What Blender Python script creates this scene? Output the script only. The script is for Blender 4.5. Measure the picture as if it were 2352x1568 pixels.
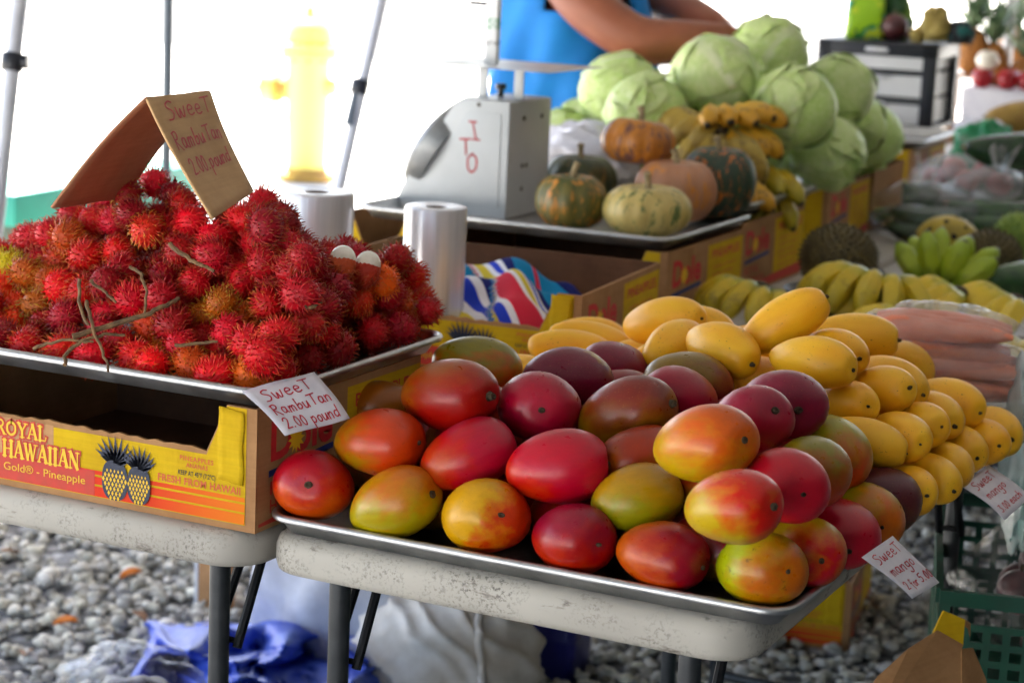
import bpy, bmesh, math, random
import numpy as np
from mathutils import Vector, Matrix
random.seed(11)
rng = np.random.default_rng(11)
S = bpy.context.scene
for o in list(bpy.data.objects):
    bpy.data.objects.remove(o, do_unlink=True)
COL = S.collection
rad = math.radians

# ---------------------------------------------------------------- camera
CAM_LOC = Vector((1.27534, -1.99923, 1.45575))
YAW, PITCH, ROLL = rad(-25.82), rad(11.2964), rad(2.5809)
LENS = 73.29
fw = Vector((math.sin(YAW)*math.cos(PITCH), math.cos(YAW)*math.cos(PITCH), -math.sin(PITCH)))
rt = Vector((math.cos(YAW), -math.sin(YAW), 0))
up = rt.cross(fw)
rt, up = rt*math.cos(ROLL) + up*math.sin(ROLL), up*math.cos(ROLL) - rt*math.sin(ROLL)
cd = bpy.data.cameras.new('camera')
cam = bpy.data.objects.new('camera', cd)
COL.objects.link(cam)
cam.matrix_world = Matrix(((rt.x, up.x, -fw.x, CAM_LOC.x), (rt.y, up.y, -fw.y, CAM_LOC.y),
                           (rt.z, up.z, -fw.z, CAM_LOC.z), (0, 0, 0, 1)))
cd.lens = LENS; cd.sensor_width = 36; cd.clip_start = .05; cd.clip_end = 900
cd.dof.use_dof = True; cd.dof.focus_distance = 2.42; cd.dof.aperture_fstop = 5.6; cd.dof.aperture_blades = 9
S.camera = cam
FPX = LENS/36*2352
def ray(x, y): return fw + rt*((x-1176)/FPX) - up*((y-784)/FPX)
def atZ(x, y, z): d = ray(x, y); return CAM_LOC + d*((z-CAM_LOC.z)/d.z)      # survey point -> world, on a level plane
def atY(x, y, Y): d = ray(x, y); return CAM_LOC + d*((Y-CAM_LOC.y)/d.y)
def atD(x, y, t): return CAM_LOC + ray(x, y)*t

# ---------------------------------------------------------------- world and sun
SUN_EL, SUN_AZ = rad(60), rad(128)      # azimuth: direction the sun stands in, from +X towards +Y
W = bpy.data.worlds.new('World'); S.world = W; W.use_nodes = True
wn = W.node_tree
sky = wn.nodes.new('ShaderNodeTexSky'); sky.sky_type = 'NISHITA'; sky.sun_disc = False
sky.sun_elevation = SUN_EL
sky.sun_rotation = math.pi/2 - SUN_AZ
sky.air_density = 1.0; sky.dust_density = 3.5; sky.ozone_density = 1.0
bg = wn.nodes['Background']; bg.inputs['Strength'].default_value = .07
wn.links.new(sky.outputs[0], bg.inputs['Color'])
sd = bpy.data.lights.new('sun', 'SUN'); sd.energy = 5.0; sd.angle = rad(.6); sd.color = (1, .95, .87)
sun = bpy.data.objects.new('sun', sd); COL.objects.link(sun)
sdir = Vector((math.cos(SUN_AZ)*math.cos(SUN_EL), math.sin(SUN_AZ)*math.cos(SUN_EL), math.sin(SUN_EL)))
sun.rotation_euler = sdir.to_track_quat('Z', 'Y').to_euler(); sun.location = (0, 0, 30)
S.view_settings.view_transform = 'Standard'; S.view_settings.look = 'None'
S.view_settings.exposure = 3.5; S.view_settings.gamma = 1.0; S.view_settings.use_curve_mapping = False

# ---------------------------------------------------------------- node helpers
def lin(c):
    c = c/255
    return c/12.92 if c <= .04045 else ((c+.055)/1.055)**2.4
def rgb(r, g, b, k=1.0): return (lin(r)*k, lin(g)*k, lin(b)*k, 1)
def nd(t, typ, ins=None, **at):
    n = t.nodes.new(typ)
    for k, v in at.items(): setattr(n, k, v)
    for k, v in (ins or {}).items():
        s = n.inputs[k]
        if isinstance(v, bpy.types.NodeSocket): t.links.new(v, s)
        else: s.default_value = v
    return n
def mixc(t, f, a, b, blend='MIX'):
    n = nd(t, 'ShaderNodeMix', data_type='RGBA', blend_type=blend)
    for i, v in ((0, f), (6, a), (7, b)):
        if isinstance(v, bpy.types.NodeSocket): t.links.new(v, n.inputs[i])
        else: n.inputs[i].default_value = v
    return n.outputs[2]
def ramp(t, f, stops, interp='LINEAR'):
    n = nd(t, 'ShaderNodeValToRGB'); cr = n.color_ramp; cr.interpolation = interp
    while len(cr.elements) < len(stops): cr.elements.new(.5)
    for e, (p, c) in zip(cr.elements, stops):
        e.position = p; e.color = c if len(c) == 4 else (*c, 1)
    t.links.new(f, n.inputs[0]); return n.outputs[0]
def g(v): return (v, v, v, 1)
def math_(t, op, a, b=0.0, clamp=False):
    n = nd(t, 'ShaderNodeMath', operation=op, use_clamp=clamp)
    for i, v in ((0, a), (1, b)):
        if isinstance(v, bpy.types.NodeSocket): t.links.new(v, n.inputs[i])
        else: n.inputs[i].default_value = v
    return n.outputs[0]
def ocoord(t, kind='Object'): return nd(t, 'ShaderNodeTexCoord').outputs[kind]
def noise(t, vec, scale, detail=4, rough=.55, dist=0.0):
    return nd(t, 'ShaderNodeTexNoise', {'Vector': vec, 'Scale': scale, 'Detail': detail, 'Roughness': rough, 'Distortion': dist}).outputs[0]
def bump(t, b, h, strength, dist=.002):
    n = nd(t, 'ShaderNodeBump', {'Height': h, 'Strength': strength, 'Distance': dist})
    t.links.new(n.outputs[0], b.inputs['Normal'])
def base(name, rough=.5, metal=0.0, spec=.5):
    m = bpy.data.materials.new(name); m.use_nodes = True
    t = m.node_tree; b = t.nodes['Principled BSDF']
    b.inputs['Roughness'].default_value = rough; b.inputs['Metallic'].default_value = metal
    b.inputs['Specular IOR Level'].default_value = spec
    return m, t, b
def setc(t, b, c):
    if isinstance(c, bpy.types.NodeSocket): t.links.new(c, b.inputs['Base Color'])
    else: b.inputs['Base Color'].default_value = c
def std(name, c1, c2=None, scale=8, rough=.5, metal=0.0, spec=.5, bmp=0.0, bscale=60, coords='Object', bdist=.002, contrast=(.35, .65)):
    m, t, b = base(name, rough, metal, spec)
    v = ocoord(t, coords)
    if c2 is None: c2 = tuple(x*.78 for x in c1[:3])+(1,)
    setc(t, b, ramp(t, noise(t, v, scale, 5, .6), [(contrast[0], c1), (contrast[1], c2)]))
    if bmp: bump(t, b, noise(t, v, bscale, 4), bmp, bdist)
    return m

# ---------------------------------------------------------------- mesh helpers
class MB:
    def __init__(s): s.v = []; s.f = []; s.mi = []; s.cur = 0
    def add(s, vs, fs):
        o = len(s.v); s.v += [tuple(p) for p in vs]
        for f in fs: s.f.append([i+o for i in f]); s.mi.append(s.cur)
        return s
    def box(s, c, d, R=None):
        x, y, z = d[0]/2, d[1]/2, d[2]/2
        vs = [Vector((a*x, b*y, e*z)) for a in (-1, 1) for b in (-1, 1) for e in (-1, 1)]
        if R is not None: vs = [R @ p for p in vs]
        c = Vector(c)
        return s.add([p+c for p in vs], [(0, 1, 3, 2), (4, 6, 7, 5), (0, 4, 5, 1), (2, 3, 7, 6), (0, 2, 6, 4), (1, 5, 7, 3)])
    def tube(s, path, r, n=8, cap=True, flat=1.0):
        P = [Vector(p) for p in path]; k = len(P)
        R = list(r) if hasattr(r, '__len__') else [r]*k
        vs = []; T0 = None; U = None
        for i in range(k):
            T = (P[min(i+1, k-1)]-P[max(i-1, 0)]).normalized()
            if U is None:
                a = Vector((0, 0, 1)) if abs(T.z) < .9 else Vector((1, 0, 0))
                U = (a - T*a.dot(T)).normalized()
            else:
                U = (U - T*U.dot(T)).normalized()
            V = T.cross(U)
            for j in range(n):
                a = 2*math.pi*j/n
                vs.append(P[i] + (U*math.cos(a) + V*math.sin(a)*flat)*R[i])
        fs = [(i*n+j, i*n+(j+1) % n, (i+1)*n+(j+1) % n, (i+1)*n+j) for i in range(k-1) for j in range(n)]
        if cap: fs += [tuple(range(n))[::-1], tuple(range((k-1)*n, k*n))]
        return s.add(vs, fs)
    def lathe(s, prof, n=24, c=(0, 0, 0), R=None, cap=True):
        c = Vector(c); vs = []
        for (r, z) in prof:
            for j in range(n):
                a = 2*math.pi*j/n; p = Vector((r*math.cos(a), r*math.sin(a), z))
                vs.append((R @ p if R is not None else p)+c)
        k = len(prof)
        fs = [(i*n+j, i*n+(j+1) % n, (i+1)*n+(j+1) % n, (i+1)*n+j) for i in range(k-1) for j in range(n)]
        if cap: fs += [tuple(range(n))[::-1], tuple(range((k-1)*n, k*n))]
        return s.add(vs, fs)
    def prism(s, poly, fn, t0, t1):
        """poly in 2D, fn(u, v, w) -> 3D point"""
        n = len(poly)
        vs = [fn(u, v, t0) for u, v in poly] + [fn(u, v, t1) for u, v in poly]
        return s.add(vs, [tuple(range(n))[::-1], tuple(range(n, 2*n))] + [(i, (i+1) % n, n+(i+1) % n, n+i) for i in range(n)])
    def sheet(s, poly, fn, w):
        return s.add([fn(u, v, w) for u, v in poly], [tuple(range(len(poly)))])
    def grid(s, fn, nu, nv, wrap=False, skip=None):
        vs = [fn(i/(nu-1) if not wrap else i/nu, j/(nv-1)) for i in range(nu) for j in range(nv)]
        fs = []
        for i in range(nu if wrap else nu-1):
            for j in range(nv-1):
                if skip and skip((i+.5)/nu, (j+.5)/nv): continue
                fs.append((i*nv+j, ((i+1) % nu)*nv+j, ((i+1) % nu)*nv+j+1, i*nv+j+1))
        return s.add(vs, fs)
    def rings(s, rr, capa=True, capb=True):
        n = len(rr[0]); vs = [p for q in rr for p in q]; k = len(rr)
        fs = [(i*n+j, i*n+(j+1) % n, (i+1)*n+(j+1) % n, (i+1)*n+j) for i in range(k-1) for j in range(n)]
        if capa: fs.append(tuple(range(n))[::-1])
        if capb: fs.append(tuple(range((k-1)*n, k*n)))
        return s.add(vs, fs)
    def ell(s, c, r, nu=16, nv=10, R=None, fn=None):
        c = Vector(c); vs = []
        for i in range(nv+1):
            th = math.pi*i/nv
            for j in range(nu):
                a = 2*math.pi*j/nu
                d = Vector((math.sin(th)*math.cos(a), math.sin(th)*math.sin(a), math.cos(th)))
                k = fn(d) if fn else 1
                p = Vector((d.x*r[0], d.y*r[1], d.z*r[2]))*k
                vs.append((R @ p if R is not None else p)+c)
        fs = [(i*nu+j, (i+1)*nu+j, (i+1)*nu+(j+1) % nu, i*nu+(j+1) % nu) for i in range(nv) for j in range(nu)]
        return s.add(vs, fs)
    def build(s, name, mat, parent=None, smooth=True, angle=40, solid=0, sub=0, bevel=0, weld=False):
        me = bpy.data.meshes.new(name); me.from_pydata(s.v, [], s.f)
        mats = mat if isinstance(mat, (list, tuple)) else [mat]
        for m in mats: me.materials.append(m)
        if len(mats) > 1: me.polygons.foreach_set('material_index', s.mi)
        if weld or bevel:
            bm = bmesh.new(); bm.from_mesh(me); bmesh.ops.remove_doubles(bm, verts=bm.verts, dist=1e-6)
            if bevel:
                es = [e for e in bm.edges if len(e.link_faces) == 2 and e.calc_face_angle(0) > rad(30)]
                bmesh.ops.bevel(bm, geom=es, offset=bevel, segments=2, profile=.6, affect='EDGES', clamp_overlap=True)
            bmesh.ops.recalc_face_normals(bm, faces=bm.faces)
            bm.to_mesh(me); bm.free()
        me.validate()
        if smooth:
            me.polygons.foreach_set('use_smooth', [True]*len(me.polygons))
            me.set_sharp_from_angle(angle=rad(angle))
        me.update()
        o = bpy.data.objects.new(name, me); COL.objects.link(o)
        if parent is not None: o.parent = parent
        if solid:
            md = o.modifiers.new('thickness', 'SOLIDIFY'); md.thickness = solid; md.offset = 0
        if sub:
            md = o.modifiers.new('smooth', 'SUBSURF'); md.levels = sub; md.render_levels = sub
        return o
def tag(o, label, cat, group=None, kind=None):
    if label: o['label'] = label
    if cat: o['category'] = cat
    if group: o['group'] = group
    if kind: o['kind'] = kind
    return o
def thing(name, label, cat, loc=(0, 0, 0), rotz=0, group=None):
    o = bpy.data.objects.new(name, None); o.empty_display_size = .05; COL.objects.link(o)
    o.location = loc; o.rotation_euler = (0, 0, rotz)
    return tag(o, label, cat, group)
def frame(o, X, Y, Z, loc, scale=(1, 1, 1)):
    o.matrix_world = Matrix(((X.x*scale[0], Y.x*scale[1], Z.x*scale[2], loc[0]), (X.y*scale[0], Y.y*scale[1], Z.y*scale[2], loc[1]),
                             (X.z*scale[0], Y.z*scale[1], Z.z*scale[2], loc[2]), (0, 0, 0, 1)))
def copytree(o, parent=None):
    c = o.copy(); COL.objects.link(c); c.parent = parent
    for ch in o.children: copytree(ch, c)
    return c
def rrect(w, d, r, n=6):
    pts = []
    for cx, cy, a0 in ((w/2-r, d/2-r, 0), (-w/2+r, d/2-r, 90), (-w/2+r, -d/2+r, 180), (w/2-r, -d/2+r, 270)):
        for i in range(n+1):
            a = rad(a0+90*i/n); pts.append((cx+r*math.cos(a), cy+r*math.sin(a)))
    return pts
def catmull(pts, k=5):
    P = [Vector(p) for p in pts]
    if len(P) < 3: return P
    Q = [P[0]*2-P[1]] + P + [P[-1]*2-P[-2]]; out = []
    for i in range(1, len(Q)-2):
        a, b, c, d = Q[i-1:i+3]
        for j in range(k):
            t = j/k
            out.append(.5*((2*b) + (c-a)*t + (2*a-5*b+4*c-d)*t*t + (3*b-a-3*c+d)*t**3))
    return out + [P[-1]]
# ---------------------------------------------------------------- lettering
HAND = {
 'S': (.62, [[(.55,.92),(.35,1.0),(.12,.88),(.15,.68),(.4,.52),(.5,.3),(.35,.05),(.05,.02)]]),
 'w': (.72, [[(0,.6),(.08,.12),(.2,.05),(.3,.5),(.38,.1),(.52,.08),(.62,.6)]]),
 'e': (.55, [[(.05,.32),(.4,.36),(.38,.55),(.2,.6),(.05,.4),(.1,.1),(.3,.03),(.5,.12)]]),
 'T': (.70, [[(0,.95),(.7,1.0)],[(.38,.98),(.36,.05)]]),
 'R': (.66, [[(.05,0),(.08,.95)],[(0,.9),(.35,1.0),(.5,.8),(.35,.55),(.1,.5),(.58,-.08)]]),
 'a': (.58, [[(.42,.55),(.15,.58),(.03,.3),(.15,.05),(.35,.15),(.43,.55),(.42,.15),(.52,.03)]]),
 'm': (.66, [[(0,0),(.05,.55)],[(.05,.35),(.18,.55),(.26,.45),(.25,.05)],[(.26,.4),(.4,.56),(.52,.4),(.52,.03)]]),
 'b': (.50, [[(.05,1.0),(.06,.05)],[(.06,.35),(.3,.5),(.42,.25),(.25,.03),(.06,.08)]]),
 'u': (.50, [[(0,.55),(.05,.1),(.25,.05),(.38,.5)],[(.38,.55),(.42,.02)]]),
 'n': (.50, [[(0,.55),(.03,0)],[(.03,.35),(.22,.55),(.36,.4),(.38,0)]]),
 '2': (.60, [[(0,.74),(.12,.95),(.34,.98),(.46,.8),(.36,.5),(.05,.03)],[(.05,.03),(.52,.06)]]),
 '0': (.55, [[(.25,.95),(.05,.6),(.1,.15),(.3,.02),(.45,.4),(.38,.85),(.2,.95)]]),
 'o': (.48, [[(.22,.55),(.05,.4),(.08,.1),(.25,.02),(.4,.2),(.36,.48),(.2,.55)]]),
 '.': (.28, [[(.06,.05),(.1,.09)]]),
 'p': (.52, [[(.05,.55),(.02,-.45)],[(.05,.45),(.3,.58),(.42,.3),(.25,.05),(.05,.12)]]),
 'd': (.54, [[(.4,.5),(.12,.5),(.03,.2),(.2,.02),(.42,.15)],[(.44,1.),(.44,0)]]),
 'g': (.54, [[(.4,.5),(.12,.52),(.05,.25),(.2,.08),(.4,.2)],[(.42,.55),(.4,-.3),(.2,-.45),(.02,-.3)]]),
 'f': (.48, [[(.45,.9),(.25,1.0),(.18,.7),(.16,-.3)],[(0,.5),(.4,.52)]]),
 'r': (.40, [[(0,.55),(.03,0)],[(.03,.35),(.18,.55),(.35,.5)]]),
 '5': (.60, [[(.5,1.),(.1,.95)],[(.1,.95),(.08,.6),(.35,.6),(.45,.3),(.25,.02),(0,.1)]]),
 '3': (.55, [[(.05,.95),(.4,.95),(.18,.6),(.42,.35),(.25,0),(0,.08)]]),
 'c': (.50, [[(.4,.5),(.15,.55),(.03,.25),(.2,.02),(.42,.12)]]),
 'h': (.50, [[(.03,1.),(.03,0)],[(.03,.35),(.25,.55),(.38,.35),(.38,0)]]),
 'I': (.50, [[(0,1),(.45,1)],[(.22,1),(.22,0)],[(0,0),(.45,0)]]),
 'O': (.70, [[(.3,1),(.05,.7),(.08,.2),(.3,0),(.55,.25),(.55,.75),(.3,1)]]),
 'J': (.5, [[(.4,1),(.42,.3),(.25,.02),(.05,.1)]]),
 '1': (.4, [[(.0,.86),(.2,1),(.2,0)]]), ' ': (.3, []) }
SERIF = {
 'R': (.84, [(.2,[(.16,0),(.16,1)]),(.12,[(.16,.94),(.45,.95),(.62,.76),(.46,.54),(.16,.52)]),(.17,[(.38,.52),(.72,.04)]),(.08,[(0,.04),(.34,.04)]),(.08,[(0,.96),(.3,.96)]),(.08,[(.6,.04),(.88,.04)])]),
 'O': (.92, [(.16,[(.45,.93),(.13,.72),(.13,.28),(.45,.07),(.77,.28),(.77,.72),(.45,.93)])]),
 'Y': (.86, [(.19,[(.12,.96),(.44,.46)]),(.1,[(.76,.96),(.44,.46)]),(.18,[(.44,.5),(.44,0)]),(.08,[(0,.96),(.3,.96)]),(.08,[(.6,.96),(.9,.96)]),(.08,[(.26,.04),(.62,.04)])]),
 'A': (.88, [(.1,[(.1,.04),(.44,1)]),(.2,[(.44,1),(.76,.04)]),(.07,[(.22,.34),(.62,.34)]),(.08,[(0,.04),(.24,.04)]),(.08,[(.6,.04),(.92,.04)])]),
 'L': (.74, [(.2,[(.18,0),(.18,1)]),(.1,[(.1,.05),(.62,.05),(.68,.28)]),(.08,[(0,.96),(.36,.96)])]),
 'H': (1.0, [(.19,[(.18,0),(.18,1)]),(.19,[(.78,0),(.78,1)]),(.08,[(.18,.5),(.78,.5)])]+[(.08,[(x,y),(x+.34,y)]) for x in (.01,.61) for y in (.04,.96)]),
 'W': (1.22,[(.17,[(.12,.96),(.36,.03)]),(.09,[(.36,.03),(.6,.96)]),(.17,[(.55,.96),(.8,.03)]),(.09,[(.8,.03),(1.06,.96)]),(.08,[(0,.96),(.26,.96)]),(.08,[(.92,.96),(1.2,.96)])]),
 'I': (.44, [(.2,[(.2,0),(.2,1)]),(.08,[(.02,.04),(.38,.04)]),(.08,[(.02,.96),(.38,.96)])]),
 'N': (1.0, [(.09,[(.15,0),(.15,1)]),(.2,[(.15,.98),(.78,.02)]),(.09,[(.78,0),(.78,1)]),(.08,[(0,.04),(.3,.04)]),(.08,[(.62,.96),(.94,.96)]),(.08,[(0,.96),(.2,.96)])]),
 ' ': (.4, [])}
def ribbon(mb, pts, w, fn, off, smooth=True):
    P = catmull([(x, y, 0) for x, y in pts], 5) if smooth else [Vector((x, y, 0)) for x, y in pts]
    n = len(P); vs = []
    for i in range(n):
        T = (P[min(i+1, n-1)]-P[max(i-1, 0)]); T = T.normalized() if T.length > 1e-9 else Vector((1, 0, 0))
        N = Vector((-T.y, T.x, 0)); e = T*(w*.35) if i == n-1 else (T*(-w*.35) if i == 0 else Vector())
        for s_ in (-.5, .5):
            q = P[i]+N*w*s_+e; vs.append(fn(q.x, q.y, off))
    mb.add(vs, [(2*i, 2*i+2, 2*i+3, 2*i+1) for i in range(n-1)])
def handtext(mb, txt, u0, v0, h, w, fn, off, slant=.08, gap=.1, wob=.03, sx=1.0):
    u = u0
    for ch in txt:
        adv, st = HAND[ch]
        dy = random.uniform(-wob, wob)*h
        for k, pl in enumerate(st):
            pts = [(u+(x+slant*y)*h*sx, v0+dy+y*h) for x, y in pl]
            ribbon(mb, pts, w, fn, off+.00004*k)
        u += (adv+gap)*h*sx
    return u
def seriftext(mb, txt, u0, v0, h, fn, off, grow=0.0, sx=1.0):
    u = u0; k = 0
    for ch in txt:
        adv, st = SERIF[ch]
        for wd, pl in st:
            k += 1
            ribbon(mb, [(u+x*h*sx, v0+y*h) for x, y in pl], wd*h+grow, fn, off+.000006*k, smooth=(len(pl) > 3))
        u += (adv+.03)*h*sx
    return u
_tc = {}
def print2d(body, bold=0.0, spacing=1.0):
    key = (body, bold, spacing)
    if key not in _tc:
        cu = bpy.data.curves.new('lettering', 'FONT'); cu.body = body; cu.size = 1; cu.offset = bold; cu.space_character = spacing
        cu.resolution_u = 3
        o = bpy.data.objects.new('lettering', cu); COL.objects.link(o)
        me = o.to_mesh()
        vs = [(v.co.x, v.co.y) for v in me.vertices]; fs = [tuple(p.vertices) for p in me.polygons]
        o.to_mesh_clear(); bpy.data.objects.remove(o); bpy.data.curves.remove(cu)
        _tc[key] = (vs, fs)
    return _tc[key]
def printtext(mb, body, u0, v0, width, h, fn, off, bold=.012, spacing=1.0):
    """cap height h, fitted to width"""
    vs, fs = print2d(body, bold, spacing)
    x0 = min(v[0] for v in vs); x1 = max(v[0] for v in vs)
    cap = .69
    sx = width/(x1-x0); sy = h/cap
    mb.add([fn(u0+(x-x0)*sx, v0+y*sy, off) for x, y in vs], fs)

# ---------------------------------------------------------------- materials
def m_gravel(name, attr=False):
    m, t, b = base(name, .85, 0, .2)
    if attr:
        a = nd(t, 'ShaderNodeAttribute', attribute_name='tone').outputs['Color']
        v = ocoord(t)
        setc(t, b, mixc(t, .5, a, ramp(t, noise(t, v, 60, 4), [(.3, g(.55)), (.7, g(1.0))]), 'MULTIPLY'))
        bump(t, b, noise(t, v, 180, 3), .3, .002)
    else:
        v = ocoord(t)
        vo = nd(t, 'ShaderNodeTexVoronoi', {'Vector': v, 'Scale': 26.0}, feature='F1')
        c = ramp(t, nd(t, 'ShaderNodeSeparateColor', {0: vo.outputs['Color']}).outputs[0], [(0, g(.13)), (.5, g(.27)), (1, g(.42))])
        c = mixc(t, ramp(t, vo.outputs['Distance'], [(.35, g(0)), (.75, g(1))]), c, g(.07))
        setc(t, b, c)
        bump(t, b, math_(t, 'SUBTRACT', 1.0, vo.outputs['Distance']), 1.0, .02)
    return m
M = {}
M['gravel'] = m_gravel('gravel_bed'); M['stone'] = m_gravel('gravel_stone', True)
M['concrete'] = std('concrete', g(.50), rgb(205, 200, 190), .6, .9, bmp=.15, bscale=20)
M['asphalt'] = std('pale_road', g(.075), g(.095), .8, .9, bmp=.2, bscale=60)
def m_plastic_table():
    m, t, b = base('table_plastic', .55, 0, .35)
    v = ocoord(t)
    c = ramp(t, noise(t, v, 3, 4), [(.3, rgb(188, 182, 170)), (.7, rgb(158, 151, 141))])
    sp = math_(t, 'MULTIPLY', ramp(t, noise(t, v, 220, 3, .7), [(.50, g(0)), (.62, g(1))]), ramp(t, noise(t, v, 11, 5, .7), [(.46, g(0)), (.66, g(1))]))
    c = mixc(t, math_(t, 'MULTIPLY', sp, .75), c, rgb(70, 64, 58))
    st = ramp(t, noise(t, nd(t, 'ShaderNodeMapping', {'Vector': v, 'Scale': (9, 9, 30)}).outputs[0], 1.6, 6, .7), [(.61, g(0)), (.70, g(1))])
    c = mixc(t, math_(t, 'MULTIPLY', st, .75), c, rgb(74, 60, 48))
    setc(t, b, c)
    bump(t, b, noise(t, v, 400, 3), .25, .0006)
    return m
M['table'] = m_plastic_table()
def m_alu():
    m, t, b = base('aluminium', .38, 1.0, .5)
    v = ocoord(t)
    setc(t, b, ramp(t, noise(t, v, 9, 6, .7), [(.3, g(.62)), (.7, g(.40))]))
    r = ramp(t, noise(t, v, 26, 5, .7), [(.3, g(.28)), (.75, g(.52))]); t.links.new(r, b.inputs['Roughness'])
    n = noise(t, nd(t, 'ShaderNodeMapping', {'Vector': v, 'Scale': (1, 1, 6)}).outputs[0], 60, 3)
    bump(t, b, n, .12, .001)
    return m
M['alu'] = m_alu()
M['steel_dark'] = std('grey_steel', rgb(70, 72, 74), rgb(52, 54, 56), 14, .42, .5, bmp=.05, bscale=200)
M['steel_black'] = std('black_steel', rgb(30, 30, 32), rgb(20, 20, 22), 14, .4, .4)
M['steel_pale'] = std('pale_steel', rgb(150, 152, 152), rgb(120, 122, 124), 14, .4, .6)
def m_card(name, c1, c2, fade=None):
    m, t, b = base(name, .8, 0, .2)
    v = ocoord(t)
    c = ramp(t, noise(t, v, 14, 6, .65), [(.3, c1), (.72, c2)])
    n = noise(t, nd(t, 'ShaderNodeMapping', {'Vector': v, 'Scale': (1, 1, 40)}).outputs[0], 7, 3)
    c = mixc(t, .18, c, ramp(t, n, [(.35, g(.55)), (.65, g(1.0))]), 'MULTIPLY')
    wv = nd(t, 'ShaderNodeTexWave', {'Vector': v, 'Scale': 42.0, 'Distortion': .6}, bands_direction='X').outputs[1]
    setc(t, b, c); bump(t, b, wv, .10, .0008)
    return m
M['kraft'] = m_card('kraft_cardboard', rgb(178, 134, 90), rgb(150, 108, 70))
M['kraft_dark'] = m_card('kraft_inner', rgb(120, 82, 58), rgb(92, 62, 44))
M['card_yellow'] = m_card('carton_yellow', rgb(216, 178, 20), rgb(192, 152, 14))
M['card_tan'] = m_card('carton_tan', rgb(196, 150, 104), rgb(178, 130, 86))
M['card_edge'] = std('carton_edge', rgb(104, 74, 52), rgb(70, 48, 34), 300, .9)
def m_stripe():
    m, t, b = base('stripe_print', .7, 0, .2)
    x = nd(t, 'ShaderNodeSeparateXYZ', {0: ocoord(t)}).outputs[0]
    c = ramp(t, math_(t, 'ADD', math_(t, 'MULTIPLY', x, 2.0), .5), [(.15, rgb(214, 46, 30)), (.7, rgb(214, 60, 26)), (.98, rgb(224, 120, 20))])
    setc(t, b, c); return m
M['stripe'] = m_stripe()
M['ink_red'] = std('red_ink', rgb(200, 44, 26), rgb(180, 50, 26), 60, .6)
M['ink_orange'] = std('orange_ink', rgb(208, 98, 28), rgb(196, 84, 28), 60, .6)
M['ink_dole'] = std('dole_red_ink', rgb(206, 34, 40), rgb(186, 30, 36), 60, .6)
M['ink_blue'] = std('blue_ink', rgb(26, 48, 112), rgb(22, 40, 96), 60, .6)
M['ink_navy'] = std('navy_ink', rgb(36, 44, 66), rgb(28, 34, 54), 90, .6)
M['ink_yellow'] = std('yellow_ink', rgb(232, 186, 24), rgb(222, 176, 20), 60, .6)
M['ink_black'] = std('black_ink', rgb(24, 24, 24), rgb(36, 34, 30), 60, .6)
M['marker'] = std('red_marker', rgb(206, 22, 52), rgb(176, 16, 44), 160, .5)
M['marker_red'] = std('red_marker_on_card', rgb(186, 8, 24), rgb(160, 6, 22), 160, .5)
M['paper'] = std('white_paper', rgb(226, 222, 228), rgb(208, 204, 214), 14, .8, bmp=.12, bscale=30)
M['white_paint'] = std('scale_paint', rgb(196, 200, 202), rgb(184, 188, 190), 5, .38, bmp=.04, bscale=30)
M['white_plastic'] = std('white_plastic', rgb(226, 226, 228), rgb(206, 206, 210), 10, .35)
M['black_plastic'] = std('black_plastic', rgb(26, 30, 40), rgb(18, 20, 28), 10, .4)
M['stem'] = std('fruit_stem', rgb(92, 74, 48), rgb(34, 27, 18), 260, .85, bmp=.5, bscale=300)
M['twig'] = std('twig_bark', rgb(134, 102, 66), rgb(84, 62, 42), 90, .85, bmp=.4, bscale=200)
def m_clear(name, tint=(.93, .94, .96, 1), white=.008, gloss=.035, rough=.12):
    m = bpy.data.materials.new(name); m.use_nodes = True; t = m.node_tree
    for n in list(t.nodes): t.nodes.remove(n)
    out = nd(t, 'ShaderNodeOutputMaterial')
    tr = nd(t, 'ShaderNodeBsdfTransparent', {'Color': tint}); gl = nd(t, 'ShaderNodeBsdfGlossy', {'Roughness': rough})
    df = nd(t, 'ShaderNodeBsdfDiffuse', {'Color': g(.8)})
    v = ocoord(t); nz = noise(t, v, 30, 5, .6, 1.5)
    bp = nd(t, 'ShaderNodeBump', {'Height': nz, 'Strength': .8, 'Distance': .01}).outputs[0]
    t.links.new(bp, gl.inputs['Normal'])
    fr = nd(t, 'ShaderNodeLayerWeight', {'Blend': .35, 'Normal': bp}).outputs['Facing']
    m1 = nd(t, 'ShaderNodeMixShader', {0: white, 1: tr.outputs[0], 2: df.outputs[0]})
    m2 = nd(t, 'ShaderNodeMixShader', {0: math_(t, 'ADD', math_(t, 'MULTIPLY', fr, .22), gloss, True), 1: m1.outputs[0], 2: gl.outputs[0]})
    t.links.new(m2.outputs[0], out.inputs[0]); return m
M['clear'] = m_clear('clear_plastic_film'); M['milky'] = m_clear('milky_plastic_film', white=.22, gloss=.12)
M['shiny'] = m_clear('shiny_plastic_film', white=.03, gloss=.10, rough=.05)
M['teal_film'] = m_clear('teal_plastic_film', (.55, .85, .82, 1), .45, .15)
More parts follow.
